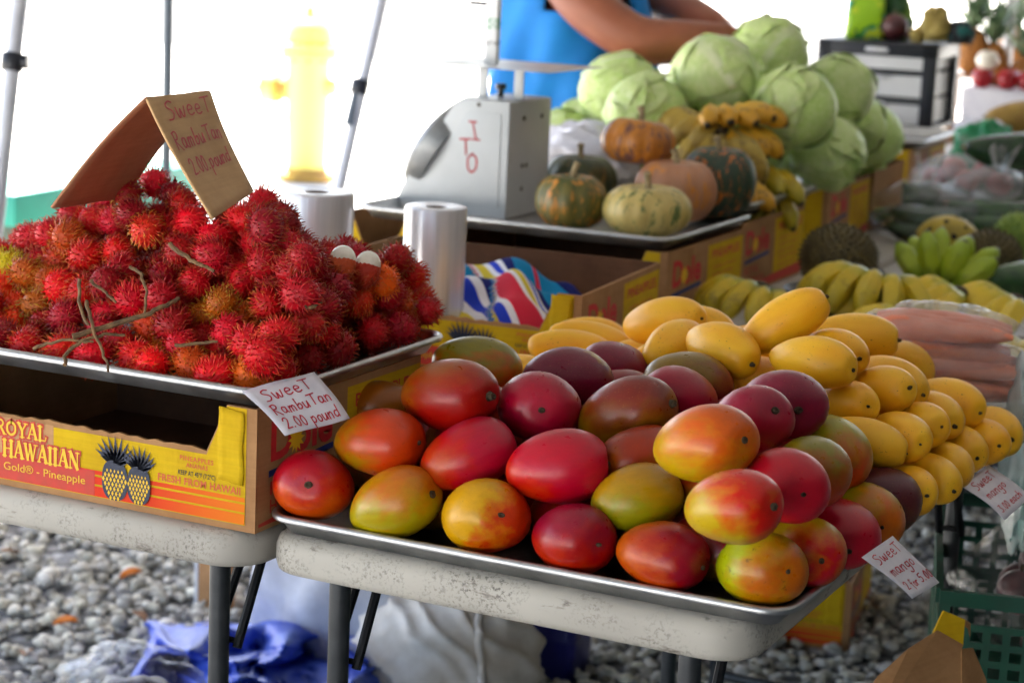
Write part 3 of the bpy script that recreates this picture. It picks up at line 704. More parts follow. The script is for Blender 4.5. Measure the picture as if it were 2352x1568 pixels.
YEL = [(0.6359,0.4617,0.7926,0.599,-0.777,0.194,0.112,0.062,1),
 (0.6369,0.5385,0.7932,0.828,-0.561,-0.022,0.112,0.062,1),
 (0.6423,0.6123,0.7913,0.518,-0.844,0.139,0.112,0.062,1),
 (0.6298,0.7048,0.794,0.704,-0.708,0.055,0.112,0.062,1),
 (0.6451,0.7699,0.7923,0.672,-0.719,0.181,0.112,0.062,1),
 (0.6471,0.8494,0.7906,0.606,-0.788,0.111,0.112,0.062,1),
 (0.5865,0.4212,0.8555,0.947,0.271,-0.175,0.112,0.062,1),
 (0.6072,0.5049,0.8489,0.722,-0.687,0.083,0.112,0.062,1),
 (0.608,0.5888,0.8434,0.703,-0.656,0.276,0.112,0.062,1),
 (0.6026,0.6759,0.8412,0.724,-0.688,0.042,0.112,0.062,1),
 (0.6017,0.7576,0.843,0.872,-0.489,0.011,0.112,0.062,1),
 (0.536,0.5018,0.8797,0.74,-0.641,0.206,0.112,0.062,1),
 (0.5568,0.5783,0.8845,0.818,-0.486,0.308,0.112,0.062,1),
 (0.5513,0.6531,0.8859,0.868,-0.487,-0.098,0.112,0.062,1),
 (0.5084,0.8602,0.8654,0.326,0.881,-0.342,0.112,0.062,1),
 (0.5012,0.4658,0.9356,0.948,-0.315,0.05,0.122,0.068,1),
 (0.4921,0.5839,0.9267,0.785,-0.615,0.079,0.112,0.062,1),
 (0.454,0.7698,0.9106,0.964,0.252,0.083,0.125,0.062,1),
 (0.427,0.5672,0.962,0.708,0.461,0.535,0.122,0.062,1),
 (0.3644,0.5078,0.9276,0.881,-0.465,-0.085,0.115,0.066,1),
 (0.2124,0.6843,0.9186,0.942,-0.219,0.255,0.115,0.062,1),
 (0.3888,0.5697,0.8762,0.362,0.931,-0.041,0.112,0.062,1),
 (0.2742,0.5678,0.9093,0.167,0.977,0.133,0.112,0.062,1),
 (0.2378,0.6297,0.8706,0.239,0.967,-0.093,0.112,0.062,1),
 (0.0631,0.7128,0.8487,0.854,0.487,-0.183,0.115,0.06,1),
 (0.0644,0.7824,0.8499,0.893,0.378,-0.245,0.118,0.06,1),
 (0.0661,0.5089,0.7869,0.994,-0.105,0,0.112,0.06,0),
 (0.0609,0.5705,0.7869,0.982,-0.191,0,0.112,0.06,0),
 (0.0602,0.6893,0.7869,0.953,0.302,0,0.112,0.06,0),
 (0.0595,0.8251,0.7869,0.924,-0.383,0,0.112,0.06,0),
 (0.0612,0.891,0.7869,0.994,-0.108,0,0.112,0.06,0),
 (0.1751,0.5155,0.7869,0.93,0.368,0,0.112,0.06,0),
 (0.1882,0.5842,0.7869,0.914,0.406,0,0.112,0.06,0),
 (0.1622,0.7189,0.7869,0.965,-0.263,0,0.112,0.06,0),
 (0.1629,0.785,0.7869,0.913,-0.409,0,0.112,0.06,0),
 (0.17,0.8866,0.7869,0.959,0.284,0,0.112,0.06,0),
 (0.2811,0.5093,0.7869,0.993,0.121,0,0.112,0.06,0),
 (0.299,0.5769,0.7869,0.966,-0.259,0,0.112,0.06,0),
 (0.2919,0.702,0.7869,1,0.006,0,0.112,0.06,0),
 (0.2684,0.7733,0.7869,0.91,-0.416,0,0.112,0.06,0),
 (0.2234,0.8386,0.7869,0.98,0.199,0,0.112,0.06,0),
 (0.3914,0.5069,0.7869,1,0.027,0,0.112,0.06,0),
 (0.327,0.6427,0.7869,0.979,0.203,0,0.112,0.06,0),
 (0.4003,0.7007,0.7869,0.916,-0.4,0,0.112,0.06,0),
 (0.3451,0.8279,0.7869,0.99,0.144,0,0.112,0.06,0),
 (0.3077,0.8905,0.7869,0.992,-0.129,0,0.112,0.06,0),
 (0.5024,0.5063,0.7869,1,-0.001,0,0.112,0.06,0),
 (0.4129,0.568,0.7869,0.986,-0.164,0,0.112,0.06,0),
 (0.4349,0.6318,0.7869,0.991,0.134,0,0.112,0.06,0),
 (0.4861,0.778,0.7869,0.998,0.068,0,0.112,0.06,0),
 (0.4184,0.8908,0.7869,0.993,0.117,0,0.112,0.06,0),
 (0.5267,0.5736,0.7869,0.906,-0.423,0,0.112,0.06,0),
 (0.5436,0.639,0.7869,0.962,-0.271,0,0.112,0.06,0),
 (0.5314,0.7087,0.7869,0.91,-0.415,0,0.112,0.06,0),
 (0.5592,0.832,0.7869,0.993,-0.116,0,0.112,0.06,0),
 (0.5476,0.8933,0.7869,1,-0.019,0,0.112,0.06,0),
 (0.0647,0.5409,0.8423,0.926,-0.378,0,0.112,0.06,0),
 (0.0905,0.6339,0.7869,0.986,0.167,0,0.112,0.06,0),
 (0.0614,0.7566,0.7869,1,-0.013,0,0.112,0.06,0),
 (0.0206,0.8642,0.8393,1,0,0,0.112,0.06,0),
 (0.1734,0.56,0.8454,0.995,0.097,0,0.112,0.06,0),
 (0.1987,0.6533,0.7869,0.907,0.421,0,0.112,0.06,0),
 (0.1651,0.7557,0.8453,0.996,0.089,0,0.112,0.06,0),
 (0.1286,0.8435,0.8328,0.919,-0.395,0,0.112,0.06,0),
 (0.3022,0.5414,0.8408,0.938,-0.346,0,0.112,0.06,0),
 (0.2474,0.7115,0.8459,0.981,0.193,0,0.112,0.06,0),
 (0.2814,0.7763,0.8468,0.984,-0.176,0,0.112,0.06,0),
 (0.233,0.8718,0.84,0.968,0.253,0,0.112,0.06,0),
 (0.3243,0.6076,0.8397,1,0.011,0,0.112,0.06,0),
 (0.3596,0.676,0.8403,0.993,-0.12,0,0.112,0.06,0),
 (0.376,0.7719,0.7869,0.971,0.237,0,0.112,0.06,0),
 (0.3452,0.9021,0.8446,0.95,-0.312,0,0.112,0.06,0),
 (0.4628,0.63,0.8476,0.977,-0.214,0,0.112,0.06,0),
 (0.4815,0.6894,0.8354,0.978,-0.207,0,0.112,0.06,0),
 (0.4974,0.7507,0.842,0.996,-0.085,0,0.112,0.06,0),
 (0.4542,0.8368,0.8051,0.918,0.396,0,0.112,0.06,0),
 (0.1117,0.609,0.8402,0.952,0.307,0,0.112,0.06,0),
 (0.1562,0.6769,0.8435,0.881,-0.472,0,0.112,0.06,0),
 (0.2372,0.7407,0.9028,0.977,-0.212,0,0.112,0.06,0),
 (0.1838,0.8042,0.8856,1,0.002,0,0.112,0.06,0),
 (0.3458,0.6406,0.8959,0.922,0.388,0,0.112,0.06,0),
 (0.3443,0.7146,0.8946,0.991,-0.136,0,0.112,0.06,0),
 (0.3293,0.834,0.8467,0.999,0.051,0,0.112,0.06,0),
 (0.447,0.6859,0.8956,0.94,0.342,0,0.112,0.06,0),
 (0.3853,0.7366,0.8417,0.987,-0.158,0,0.112,0.06,0),
 (0.4249,0.8002,0.8593,0.969,0.246,0,0.112,0.06,0)]
RAMB = [(-0.3827,0.3007,1.0923,'c',1),
 (-0.3944,0.2552,1.083,'cg',1),
 (-0.4506,0.2799,1.0648,'c',1),
 (-0.4884,0.2625,1.0419,'c',1),
 (-0.4422,0.2424,1.0425,'r',1),
 (-0.3052,0.2581,1.0771,'r',1),
 (-0.3425,0.2525,1.0536,'c',1),
 (-0.2614,0.213,1.064,'c',1),
 (-0.2003,0.2871,1.0845,'c',1),
 (-0.1332,0.2343,1.065,'c',1),
 (-0.2444,0.2688,1.0477,'cg',1),
 (-0.3982,0.2307,1.0461,'c',1),
 (-0.3527,0.2093,1.0652,'c',1),
 (-0.3083,0.182,1.0506,'rg',1),
 (-0.3419,0.2857,1.0831,'c',1),
 (-0.5544,0.2537,1.0044,'c',1),
 (-0.4989,0.2268,1.0177,'c',1),
 (-0.402,0.1773,1.0077,'r',1),
 (-0.4487,0.1988,1.0245,'o',1),
 (-0.3607,0.191,1.0165,'r',1),
 (-0.4716,0.2086,0.9878,'o',1),
 (-0.4964,0.1729,0.9731,'oy',1),
 (-0.5531,0.2043,0.9735,'y',1),
 (-0.6034,0.2486,0.9748,'c',1),
 (-0.5001,0.1568,0.9312,'o',1),
 (-0.4422,0.1304,0.9427,'oy',1),
 (-0.4089,0.1364,0.9704,'r',1),
 (-0.3697,0.092,0.9409,'c',1),
 (-0.4734,0.1226,0.9141,'oy',1),
 (-0.5388,0.1732,0.9457,'o',1),
 (-0.399,0.0644,0.9141,'r',1),
 (-0.4114,0.1049,0.9236,'r',1),
 (-0.3257,0.0283,0.9141,'r',1),
 (-0.4429,0.0638,0.9141,'c',1),
 (-0.3323,0.163,0.997,'c',1),
 (-0.2718,0.172,0.9967,'c',1),
 (-0.2797,0.1116,0.9735,'c',1),
 (-0.3295,0.1263,0.9463,'c',1),
 (-0.2298,0.1075,0.982,'c',1),
 (-0.2109,0.1522,0.9967,'c',1),
 (-0.1582,0.183,1.0061,'c',1),
 (-0.1945,0.1497,0.9555,'oy',1),
 (-0.1392,0.1043,0.9866,'oy',1),
 (-0.2012,0.0894,0.9544,'c',1),
 (-0.249,0.1058,0.9424,'o',1),
 (-0.2678,0.0699,0.9251,'c',1),
 (-0.2775,0.0283,0.9141,'c',1),
 (-0.2176,0.0937,0.9141,'oy',1),
 (-0.1382,0.0389,0.9186,'o',1),
 (-0.1327,0.1036,0.9232,'rg',1),
 (-0.0731,0.067,0.9498,'r',1),
 (-0.0969,0.0295,0.9141,'r',1),
 (-0.0552,0.042,0.9179,'o',1),
 (-0.1279,0.1391,0.9615,'o',1),
 (-0.0838,0.1216,0.9887,'r',1),
 (-0.0316,0.066,0.9643,'c',1),
 (-0.0557,0.1649,0.9164,'c',1),
 (-0.0424,0.084,0.9185,'r',1),
 (-0.0267,0.1231,0.97,'r',1),
 (-0.0667,0.2635,0.9144,'c',1),
 (-0.0398,0.2041,1.0002,'c',1),
 (-0.0267,0.1053,1.0103,'c',1),
 (-0.0604,0.1338,1.0331,'c',1),
 (-0.1133,0.1806,1.0059,'c',1),
 (-0.1078,0.1466,1.034,'c',1),
 (-0.0544,0.1777,1.0329,'c',1),
 (-0.0517,0.2381,1.0244,'p',1),
 (-0.0282,0.1631,0.9875,'c',1),
 (-0.2262,0.0485,0.9141,'r',1),
 (-0.1872,0.0283,0.9141,'r',1),
 (-0.3666,0.1245,0.9711,'r',1),
 (-0.1316,0.2697,1.0359,'c',1),
 (-0.0267,0.1142,1.0539,'c',1),
 (-0.5086,0.1134,0.9381,'r',1),
 (-0.4826,0.0794,0.9141,'c',1),
 (-0.593,0.2102,0.9553,'o',1),
 (-0.3797,0.0283,0.9141,'r',1),
 (-0.4241,0.0283,0.9141,'c',1),
 (-0.3081,0.0871,0.9334,'c',1),
 (-0.171,0.0639,0.9351,'c',1),
 (-0.1734,0.1172,0.9339,'c',1),
 (-0.1137,0.0833,0.9575,'c',1),
 (-0.0267,0.0261,0.9471,'c',1),
 (-0.1839,0.1455,1.0353,'c',1),
 (-0.2045,0.1819,1.0502,'c',1),
 (-0.4525,0.1655,0.9688,'o',1),
 (-0.3214,0.1152,0.9885,'c',1),
 (-0.2452,0.1671,1.0319,'c',1),
 (-0.3012,0.2257,1.0471,'c',1),
 (-0.0618,0.4003,1.0116,'r',1),
 (-0.0392,0.2789,1.0141,'p',1),
 (-0.0371,0.32,0.9972,'o',1),
 (-0.0567,0.4354,0.9849,'r',1),
 (-0.0543,0.2872,0.9728,'o',1),
 (-0.0532,0.3938,0.953,'o',1),
 (-0.0626,0.4697,0.952,'r',1),
 (-0.0267,0.4246,0.9433,'c',1),
 (-0.0553,0.42,0.9178,'o',1),
 (-0.0431,0.3081,0.9325,'c',1),
 (-0.0333,0.3618,0.9291,'c',1),
 (-0.0424,0.2192,0.9248,'c',1),
 (-0.0467,0.3553,0.974,'c',1),
 (-0.1818,0.2141,1.0727,'c',1),
 (-0.2058,0.2391,1.045,'c',1),
 (-0.1107,0.1566,1.0779,'c',1),
 (-0.1043,0.1907,1.0502,'c',1),
 (-0.2675,0.2865,1.0812,'c',1),
 (-0.1041,0.2271,1.0236,'c',1),
 (-0.1485,0.1942,1.048,'c',1),
 (-0.163,0.2665,1.0719,'c',1),
 (-0.3955,0.3156,1.0119,'c',0),
 (-0.4392,0.318,1.0196,'c',0),
 (-0.4868,0.3019,1.0216,'c',0),
 (-0.5148,0.2733,0.9955,'c',0),
 (-0.4283,0.2859,0.9909,'c',0),
 (-0.3228,0.3211,0.965,'c',0),
 (-0.3525,0.2915,0.9505,'c',0),
 (-0.306,0.2499,0.9896,'c',0),
 (-0.2385,0.3353,0.988,'c',0),
 (-0.1262,0.3483,0.9932,'c',0),
 (-0.2773,0.3139,0.9854,'c',0),
 (-0.4036,0.2485,0.9935,'c',0),
 (-0.3632,0.3249,0.9829,'c',0),
 (-0.3473,0.266,0.9897,'c',0),
 (-0.3307,0.3042,1.0052,'c',0),
 (-0.5892,0.2861,0.9939,'c',0),
 (-0.5525,0.3089,1.0083,'c',0),
 (-0.4477,0.2448,0.9972,'c',0),
 (-0.5508,0.2837,0.9718,'c',0),
 (-0.3832,0.2103,0.9836,'c',0),
 (-0.5193,0.2324,0.9788,'c',0),
 (-0.5575,0.2096,0.9286,'c',0),
 (-0.5955,0.1049,0.9419,'c',0),
 (-0.6282,0.1746,0.9526,'c',0),
 (-0.5383,0.1421,0.9141,'c',0),
 (-0.4506,0.2052,0.9487,'c',0),
 (-0.4273,0.2068,0.9865,'c',0),
 (-0.4107,0.1753,0.9456,'c',0),
 (-0.5835,0.1374,0.9141,'c',0),
 (-0.3406,0.2224,0.9855,'c',0),
 (-0.3001,0.2061,0.9933,'c',0),
 (-0.3133,0.1662,0.9571,'c',0),
 (-0.352,0.1632,0.9362,'c',0),
 (-0.2729,0.1493,0.9514,'c',0),
 (-0.2331,0.1935,0.9932,'c',0),
 (-0.1944,0.2078,1.0156,'c',0),
 (-0.2338,0.17,0.9556,'c',0),
 (-0.192,0.1893,0.9753,'c',0),
 (-0.3435,0.0687,0.9141,'c',0),
 (-0.0899,0.1172,0.9141,'c',0),
 (-0.11,0.1825,0.9513,'c',0),
 (-0.0784,0.1513,0.9521,'c',0),
 (-0.0625,0.11,0.9483,'c',0),
 (-0.0469,0.1863,0.9542,'c',0),
 (-0.0721,0.164,0.9943,'c',0),
 (-0.0809,0.204,0.977,'c',0),
 (-0.1239,0.2146,0.9795,'c',0),
 (-0.1591,0.2784,0.9492,'c',0),
 (-0.0826,0.3398,0.9948,'c',0),
 (-0.0701,0.3103,1.0255,'c',0),
 (-0.0844,0.2684,1.0219,'c',0),
 (-0.5572,0.102,0.9141,'c',0),
 (-0.586,0.0686,0.9182,'c',0),
 (-0.1563,0.1721,0.953,'c',0),
 (-0.2132,0.2319,0.9832,'c',0),
 (-0.2654,0.2717,0.9789,'c',0),
 (-0.4947,0.2099,0.9487,'c',0),
 (-0.3765,0.1678,0.9729,'c',0),
 (-0.2616,0.2271,0.9857,'c',0),
 (-0.298,0.2852,0.9499,'c',0),
 (-0.0958,0.3819,0.9897,'c',0),
 (-0.1017,0.4259,0.9912,'c',0),
 (-0.0849,0.3635,0.9509,'c',0),
 (-0.1062,0.4199,0.9141,'c',0),
 (-0.0699,0.3431,0.9141,'c',0),
 (-0.2491,0.3017,0.9504,'c',0),
 (-0.1853,0.2581,1.0105,'c',0),
 (-0.1483,0.2308,1.0229,'c',0),
 (-0.2914,0.2836,1.0145,'c',0),
 (-0.0941,0.2472,0.9842,'c',0),
 (-0.2242,0.2732,0.9952,'c',0),
 (-0.1619,0.2996,1.0231,'c',0),
 (-0.4165,0.356,1.0105,'c',0),
 (-0.4499,0.3721,0.9861,'c',0),
 (-0.4927,0.3617,0.9923,'c',0),
 (-0.5358,0.3678,0.9839,'c',0),
 (-0.4605,0.3474,0.9507,'c',0),
 (-0.3384,0.3704,0.9866,'c',0),
 (-0.3824,0.365,0.9836,'c',0),
 (-0.3349,0.3997,0.9534,'c',0),
 (-0.2105,0.3697,0.9855,'c',0),
 (-0.1622,0.3738,0.9887,'c',0),
 (-0.2719,0.3585,0.9141,'c',0),
 (-0.4214,0.3274,0.9769,'c',0),
 (-0.4692,0.3244,0.9876,'c',0),
 (-0.3895,0.3171,0.9479,'c',0),
 (-0.3479,0.3431,1.0203,'c',0),
 (-0.6197,0.3196,0.9839,'c',0),
 (-0.5771,0.3416,0.9912,'c',0),
 (-0.4497,0.3033,0.9527,'c',0),
 (-0.5133,0.3224,0.9925,'c',0),
 (-0.3854,0.2866,0.9798,'c',0),
 (-0.494,0.3057,0.9546,'c',0),
 (-0.6333,0.2267,0.9468,'c',0),
 (-0.545,0.2497,0.9141,'c',0),
 (-0.5027,0.2367,0.9141,'c',0),
 (-0.4534,0.2515,0.9537,'c',0),
 (-0.5185,0.1955,0.9141,'c',0),
 (-0.5962,0.2251,0.9141,'c',0),
 (-0.3743,0.2529,0.9527,'c',0),
 (-0.33,0.2519,0.9514,'c',0),
 (-0.3587,0.2061,0.9469,'c',0),
 (-0.3147,0.2101,0.9516,'c',0),
 (-0.2848,0.2429,0.9513,'c',0),
 (-0.2108,0.2795,0.9534,'c',0),
 (-0.2704,0.2009,0.951,'c',0),
 (-0.2159,0.2103,0.9444,'c',0),
 (-0.1517,0.2153,0.9448,'c',0),
 (-0.1692,0.2263,0.9841,'c',0),
 (-0.1344,0.3558,0.9502,'c',0),
 (-0.0808,0.2337,0.944,'c',0),
 (-0.1449,0.263,0.9902,'c',0),
 (-0.1252,0.25,0.9526,'c',0),
 (-0.1662,0.3221,0.9526,'c',0),
 (-0.0967,0.2965,0.9891,'c',0),
 (-0.145,0.4166,0.9893,'c',0),
 (-0.0901,0.2766,0.9498,'c',0),
 (-0.2457,0.394,0.9141,'c',0),
 (-0.1397,0.3068,0.9853,'c',0),
 (-0.63,0.1085,0.9141,'c',0),
 (-0.6435,0.1327,0.9494,'c',0),
 (-0.2434,0.3554,0.9478,'c',0),
 (-0.472,0.2801,0.9857,'c',0),
 (-0.4089,0.2251,0.9506,'c',0),
 (-0.3575,0.3491,0.9461,'c',0),
 (-0.1501,0.42,0.9141,'c',0),
 (-0.1132,0.3976,0.9521,'c',0),
 (-0.0768,0.387,0.9141,'c',0),
 (-0.25,0.3013,1.018,'c',0),
 (-0.2843,0.328,0.9439,'c',0),
 (-0.2058,0.3051,1.02,'c',0),
 (-0.1186,0.3137,1.0237,'c',0),
 (-0.3078,0.342,1.0014,'c',0),
 (-0.1209,0.3084,0.9452,'c',0),
 (-0.1821,0.2936,0.984,'c',0),
 (-0.184,0.336,0.9969,'c',0),
 (-0.4078,0.4254,0.944,'c',0),
 (-0.5449,0.3979,0.9525,'c',0),
 (-0.5895,0.3962,0.9515,'c',0),
 (-0.51,0.4243,0.9444,'c',0),
 (-0.4136,0.3967,0.9773,'c',0),
 (-0.3311,0.42,0.9141,'c',0),
 (-0.2458,0.3717,1.0123,'c',0),
 (-0.19,0.4098,0.979,'c',0),
 (-0.307,0.3838,0.9141,'c',0),
 (-0.4834,0.3975,0.9676,'c',0),
 (-0.446,0.389,0.9453,'c',0),
 (-0.3788,0.3915,0.948,'c',0),
 (-0.3646,0.4163,0.982,'c',0),
 (-0.565,0.3583,0.9519,'c',0),
 (-0.4368,0.3579,0.9141,'c',0),
 (-0.5066,0.36,0.9501,'c',0),
 (-0.4114,0.3615,0.9503,'c',0),
 (-0.5418,0.3444,0.9141,'c',0),
 (-0.5339,0.3251,0.9532,'c',0),
 (-0.63,0.3431,0.9141,'c',0),
 (-0.6253,0.1524,0.9141,'c',0),
 (-0.5852,0.2672,0.9141,'c',0),
 (-0.6113,0.2873,0.9547,'c',0),
 (-0.3883,0.3504,0.9141,'c',0),
 (-0.3272,0.3446,0.9141,'c',0),
 (-0.2153,0.3619,0.9141,'c',0),
 (-0.2406,0.2465,0.9515,'c',0),
 (-0.186,0.2433,0.9468,'c',0),
 (-0.1591,0.3484,0.9141,'c',0),
 (-0.1796,0.3876,0.9141,'c',0),
 (-0.2177,0.3933,0.9485,'c',0),
 (-0.2107,0.3238,0.9553,'c',0),
 (-0.0792,0.3197,0.9554,'c',0),
 (-0.1292,0.3811,0.9141,'c',0),
 (-0.1576,0.3973,0.9514,'c',0),
 (-0.1303,0.3853,1.0174,'c',0),
 (-0.63,0.1965,0.9141,'c',0),
 (-0.6282,0.2562,0.9141,'c',0),
 (-0.3113,0.3622,0.9525,'c',0),
 (-0.5279,0.2856,0.9338,'c',0),
 (-0.4159,0.2748,0.9498,'c',0),
 (-0.3521,0.3813,0.9141,'c',0),
 (-0.3751,0.42,0.9141,'c',0),
 (-0.2098,0.42,0.9141,'c',0),
 (-0.2764,0.3895,0.9458,'c',0),
 (-0.274,0.3607,0.9795,'c',0),
 (-0.2815,0.42,0.9141,'c',0),
 (-0.1873,0.3609,0.9487,'c',0),
 (-0.2483,0.4269,0.9438,'c',0)]
# ---------------------------------------------------------------- mangoes
def mango_mesh(seed, curve):
    rr = random.Random(seed); mb = MB(); nu, nv = 28, 20; vs = []
    sh = rr.uniform(-.06, .06); fat = rr.uniform(.05, .16); ph = rr.uniform(0, 6); p2 = rr.uniform(0, 6); bk = rr.uniform(.02, .07)
    for i in range(nv+1):
        th = math.pi*i/nv
        x = .5*math.cos(th); r = .5*math.sin(th)**.84*(1+fat*math.cos(th)-.05*math.cos(th)**2)
        x -= .030*math.exp(-(th/.24)**2)
        zc = curve*(.25-(x)**2)*1.0-curve*.125 + (.05*math.exp(-((math.pi-th)/.5)**2) if curve else 0)
        for j in range(nu):
            a = 2*math.pi*j/nu
            k = 1+.025*math.sin(2*a+ph+2*x)+.018*math.sin(a*1+ph*2)+.018*math.sin(3*a+5*x+ph)+.035*math.sin(a+p2)*math.sin(3.0*x+p2)
            vs.append((x+sh*.3*math.sin(th)*math.cos(a), r*k*math.cos(a), r*k*math.sin(a)*(1+sh*.4)+zc-bk*math.exp(-((math.pi-th)/.7)**2)*(1 if not curve else 0)))
    mb.add(vs, [(i*nu+j, i*nu+(j+1) % nu, (i+1)*nu+(j+1) % nu, (i+1)*nu+j) for i in range(nv) for j in range(nu)])
    o = mb.build('mango', M['stem'], weld=True, angle=180); me = o.data; bpy.data.objects.remove(o)
    me.polygons.foreach_set('use_smooth', [True]*len(me.polygons))
    zs = curve*.25*0 - curve*.125 + 0
    return me, (-curve*.125 if curve else 0)
def stem_mesh(seed, big):
    rr = random.Random(seed); q = MB(); R = Matrix.Rotation(math.pi/2, 3, 'Y')
    b = .052*big
    prof = [(b*1.25, -.01), (b*1.15, .008), (b*.95, .012), (b*.9, .030+.012*rr.random()), (b*.6, .034+.01*rr.random()), (b*.3, .026)]
    q.lathe(prof, 9, (.462, 0, 0), R)
    o = q.build('stem', M['stem'], angle=35); me = o.data
    for v in me.vertices:
        v.co += Vector((rr.uniform(-.003, .003), rr.uniform(-.006, .006), rr.uniform(-.006, .006)))
    bpy.data.objects.remove(o); return me
RM = [mango_mesh(k, 0.0) for k in range(9)]; YM = [mango_mesh(20+k, .16+.04*(k % 3)) for k in range(7)]
SM = [stem_mesh(k, 1.0) for k in range(4)]; SY = [stem_mesh(9+k, .85) for k in range(4)]
def mango_mat(name, A, B, d, bias=.5, soft=.30, blem=.0, patch=None, seed=0):
    m, t, b = base(name, .36, 0, .38)
    v = nd(t, 'ShaderNodeMapping', {'Vector': ocoord(t), 'Location': (seed*3.7, seed*1.9, seed*.7)}).outputs[0]
    o = ocoord(t); dd = Vector(d).normalized()
    dot = nd(t, 'ShaderNodeVectorMath', {0: o, 1: tuple(dd)}, operation='DOT_PRODUCT').outputs['Value']
    n1 = noise(t, v, 2.2, 3, .5, .4); n2 = noise(t, v, 9, 4, .6)
    gr = math_(t, 'ADD', math_(t, 'ADD', math_(t, 'MULTIPLY', dot, .95), bias), math_(t, 'MULTIPLY', math_(t, 'SUBTRACT', n1, .5), 1.15))
    gr = math_(t, 'ADD', gr, math_(t, 'MULTIPLY', math_(t, 'SUBTRACT', n2, .5), .42))
    mid = tuple((a*.55+c*.45)*(1.04 if i == 0 else .93) for i, (a, c) in enumerate(zip(A[:3], B[:3])))+(1,)
    c = ramp(t, gr, [(.5-soft, B), (.5, mid), (.5+soft, A)])
    if patch:
        pd = Vector(patch[0]).normalized()
        pv = nd(t, 'ShaderNodeVectorMath', {0: o, 1: tuple(pd)}, operation='DOT_PRODUCT').outputs['Value']
        pm = ramp(t, math_(t, 'ADD', pv, math_(t, 'MULTIPLY', math_(t, 'SUBTRACT', noise(t, v, 5, 4), .5), .5)), [(.36, g(0)), (.46, g(1))])
        c = mixc(t, pm, c, patch[1])
    # long pale streaks running to the stem, lenticel dots, dark blemishes
    st = noise(t, nd(t, 'ShaderNodeMapping', {'Vector': v, 'Scale': (1.2, 9, 9)}).outputs[0], 1.6, 4, .6)
    c = mixc(t, .22, c, ramp(t, st, [(.3, g(.6)), (.7, g(1.25))]), 'MULTIPLY')
    vo = nd(t, 'ShaderNodeTexVoronoi', {'Vector': v, 'Scale': 26.0}).outputs['Distance']
    c = mixc(t, math_(t, 'MULTIPLY', ramp(t, vo, [(.08, g(1)), (.15, g(0))]), .30), c, rgb(214, 160, 110))
    po = nd(t, 'ShaderNodeTexVoronoi', {'Vector': v, 'Scale': 44.0}).outputs['Distance']
    c = mixc(t, math_(t, 'MULTIPLY', ramp(t, po, [(.06, g(1)), (.12, g(0))]), math_(t, 'MULTIPLY', ramp(t, noise(t, v, 3, 2), [(.45, g(0)), (.6, g(1))]), .6)), c, rgb(70, 44, 28))
    bl = ramp(t, noise(t, v, 11, 5, .75), [(.66-.06*blem, g(0)), (.73-.06*blem, g(1))])
    c = mixc(t, math_(t, 'MULTIPLY', bl, .35+.4*blem), c, rgb(58, 40, 26))
    c = nd(t, 'ShaderNodeHueSaturation', {'Saturation': 1.15, 'Value': .90, 'Color': c}).outputs[0]
    setc(t, b, c)
    t.links.new(ramp(t, noise(t, v, 7, 4), [(.3, g(.26)), (.7, g(.44))]), b.inputs['Roughness'])
    bump(t, b, noise(t, v, 34, 4), .05, .01)
    b.inputs['Coat Weight'].default_value = .1; b.inputs['Coat Roughness'].default_value = .25
    b.inputs['Subsurface Weight'].default_value = .0
    return m
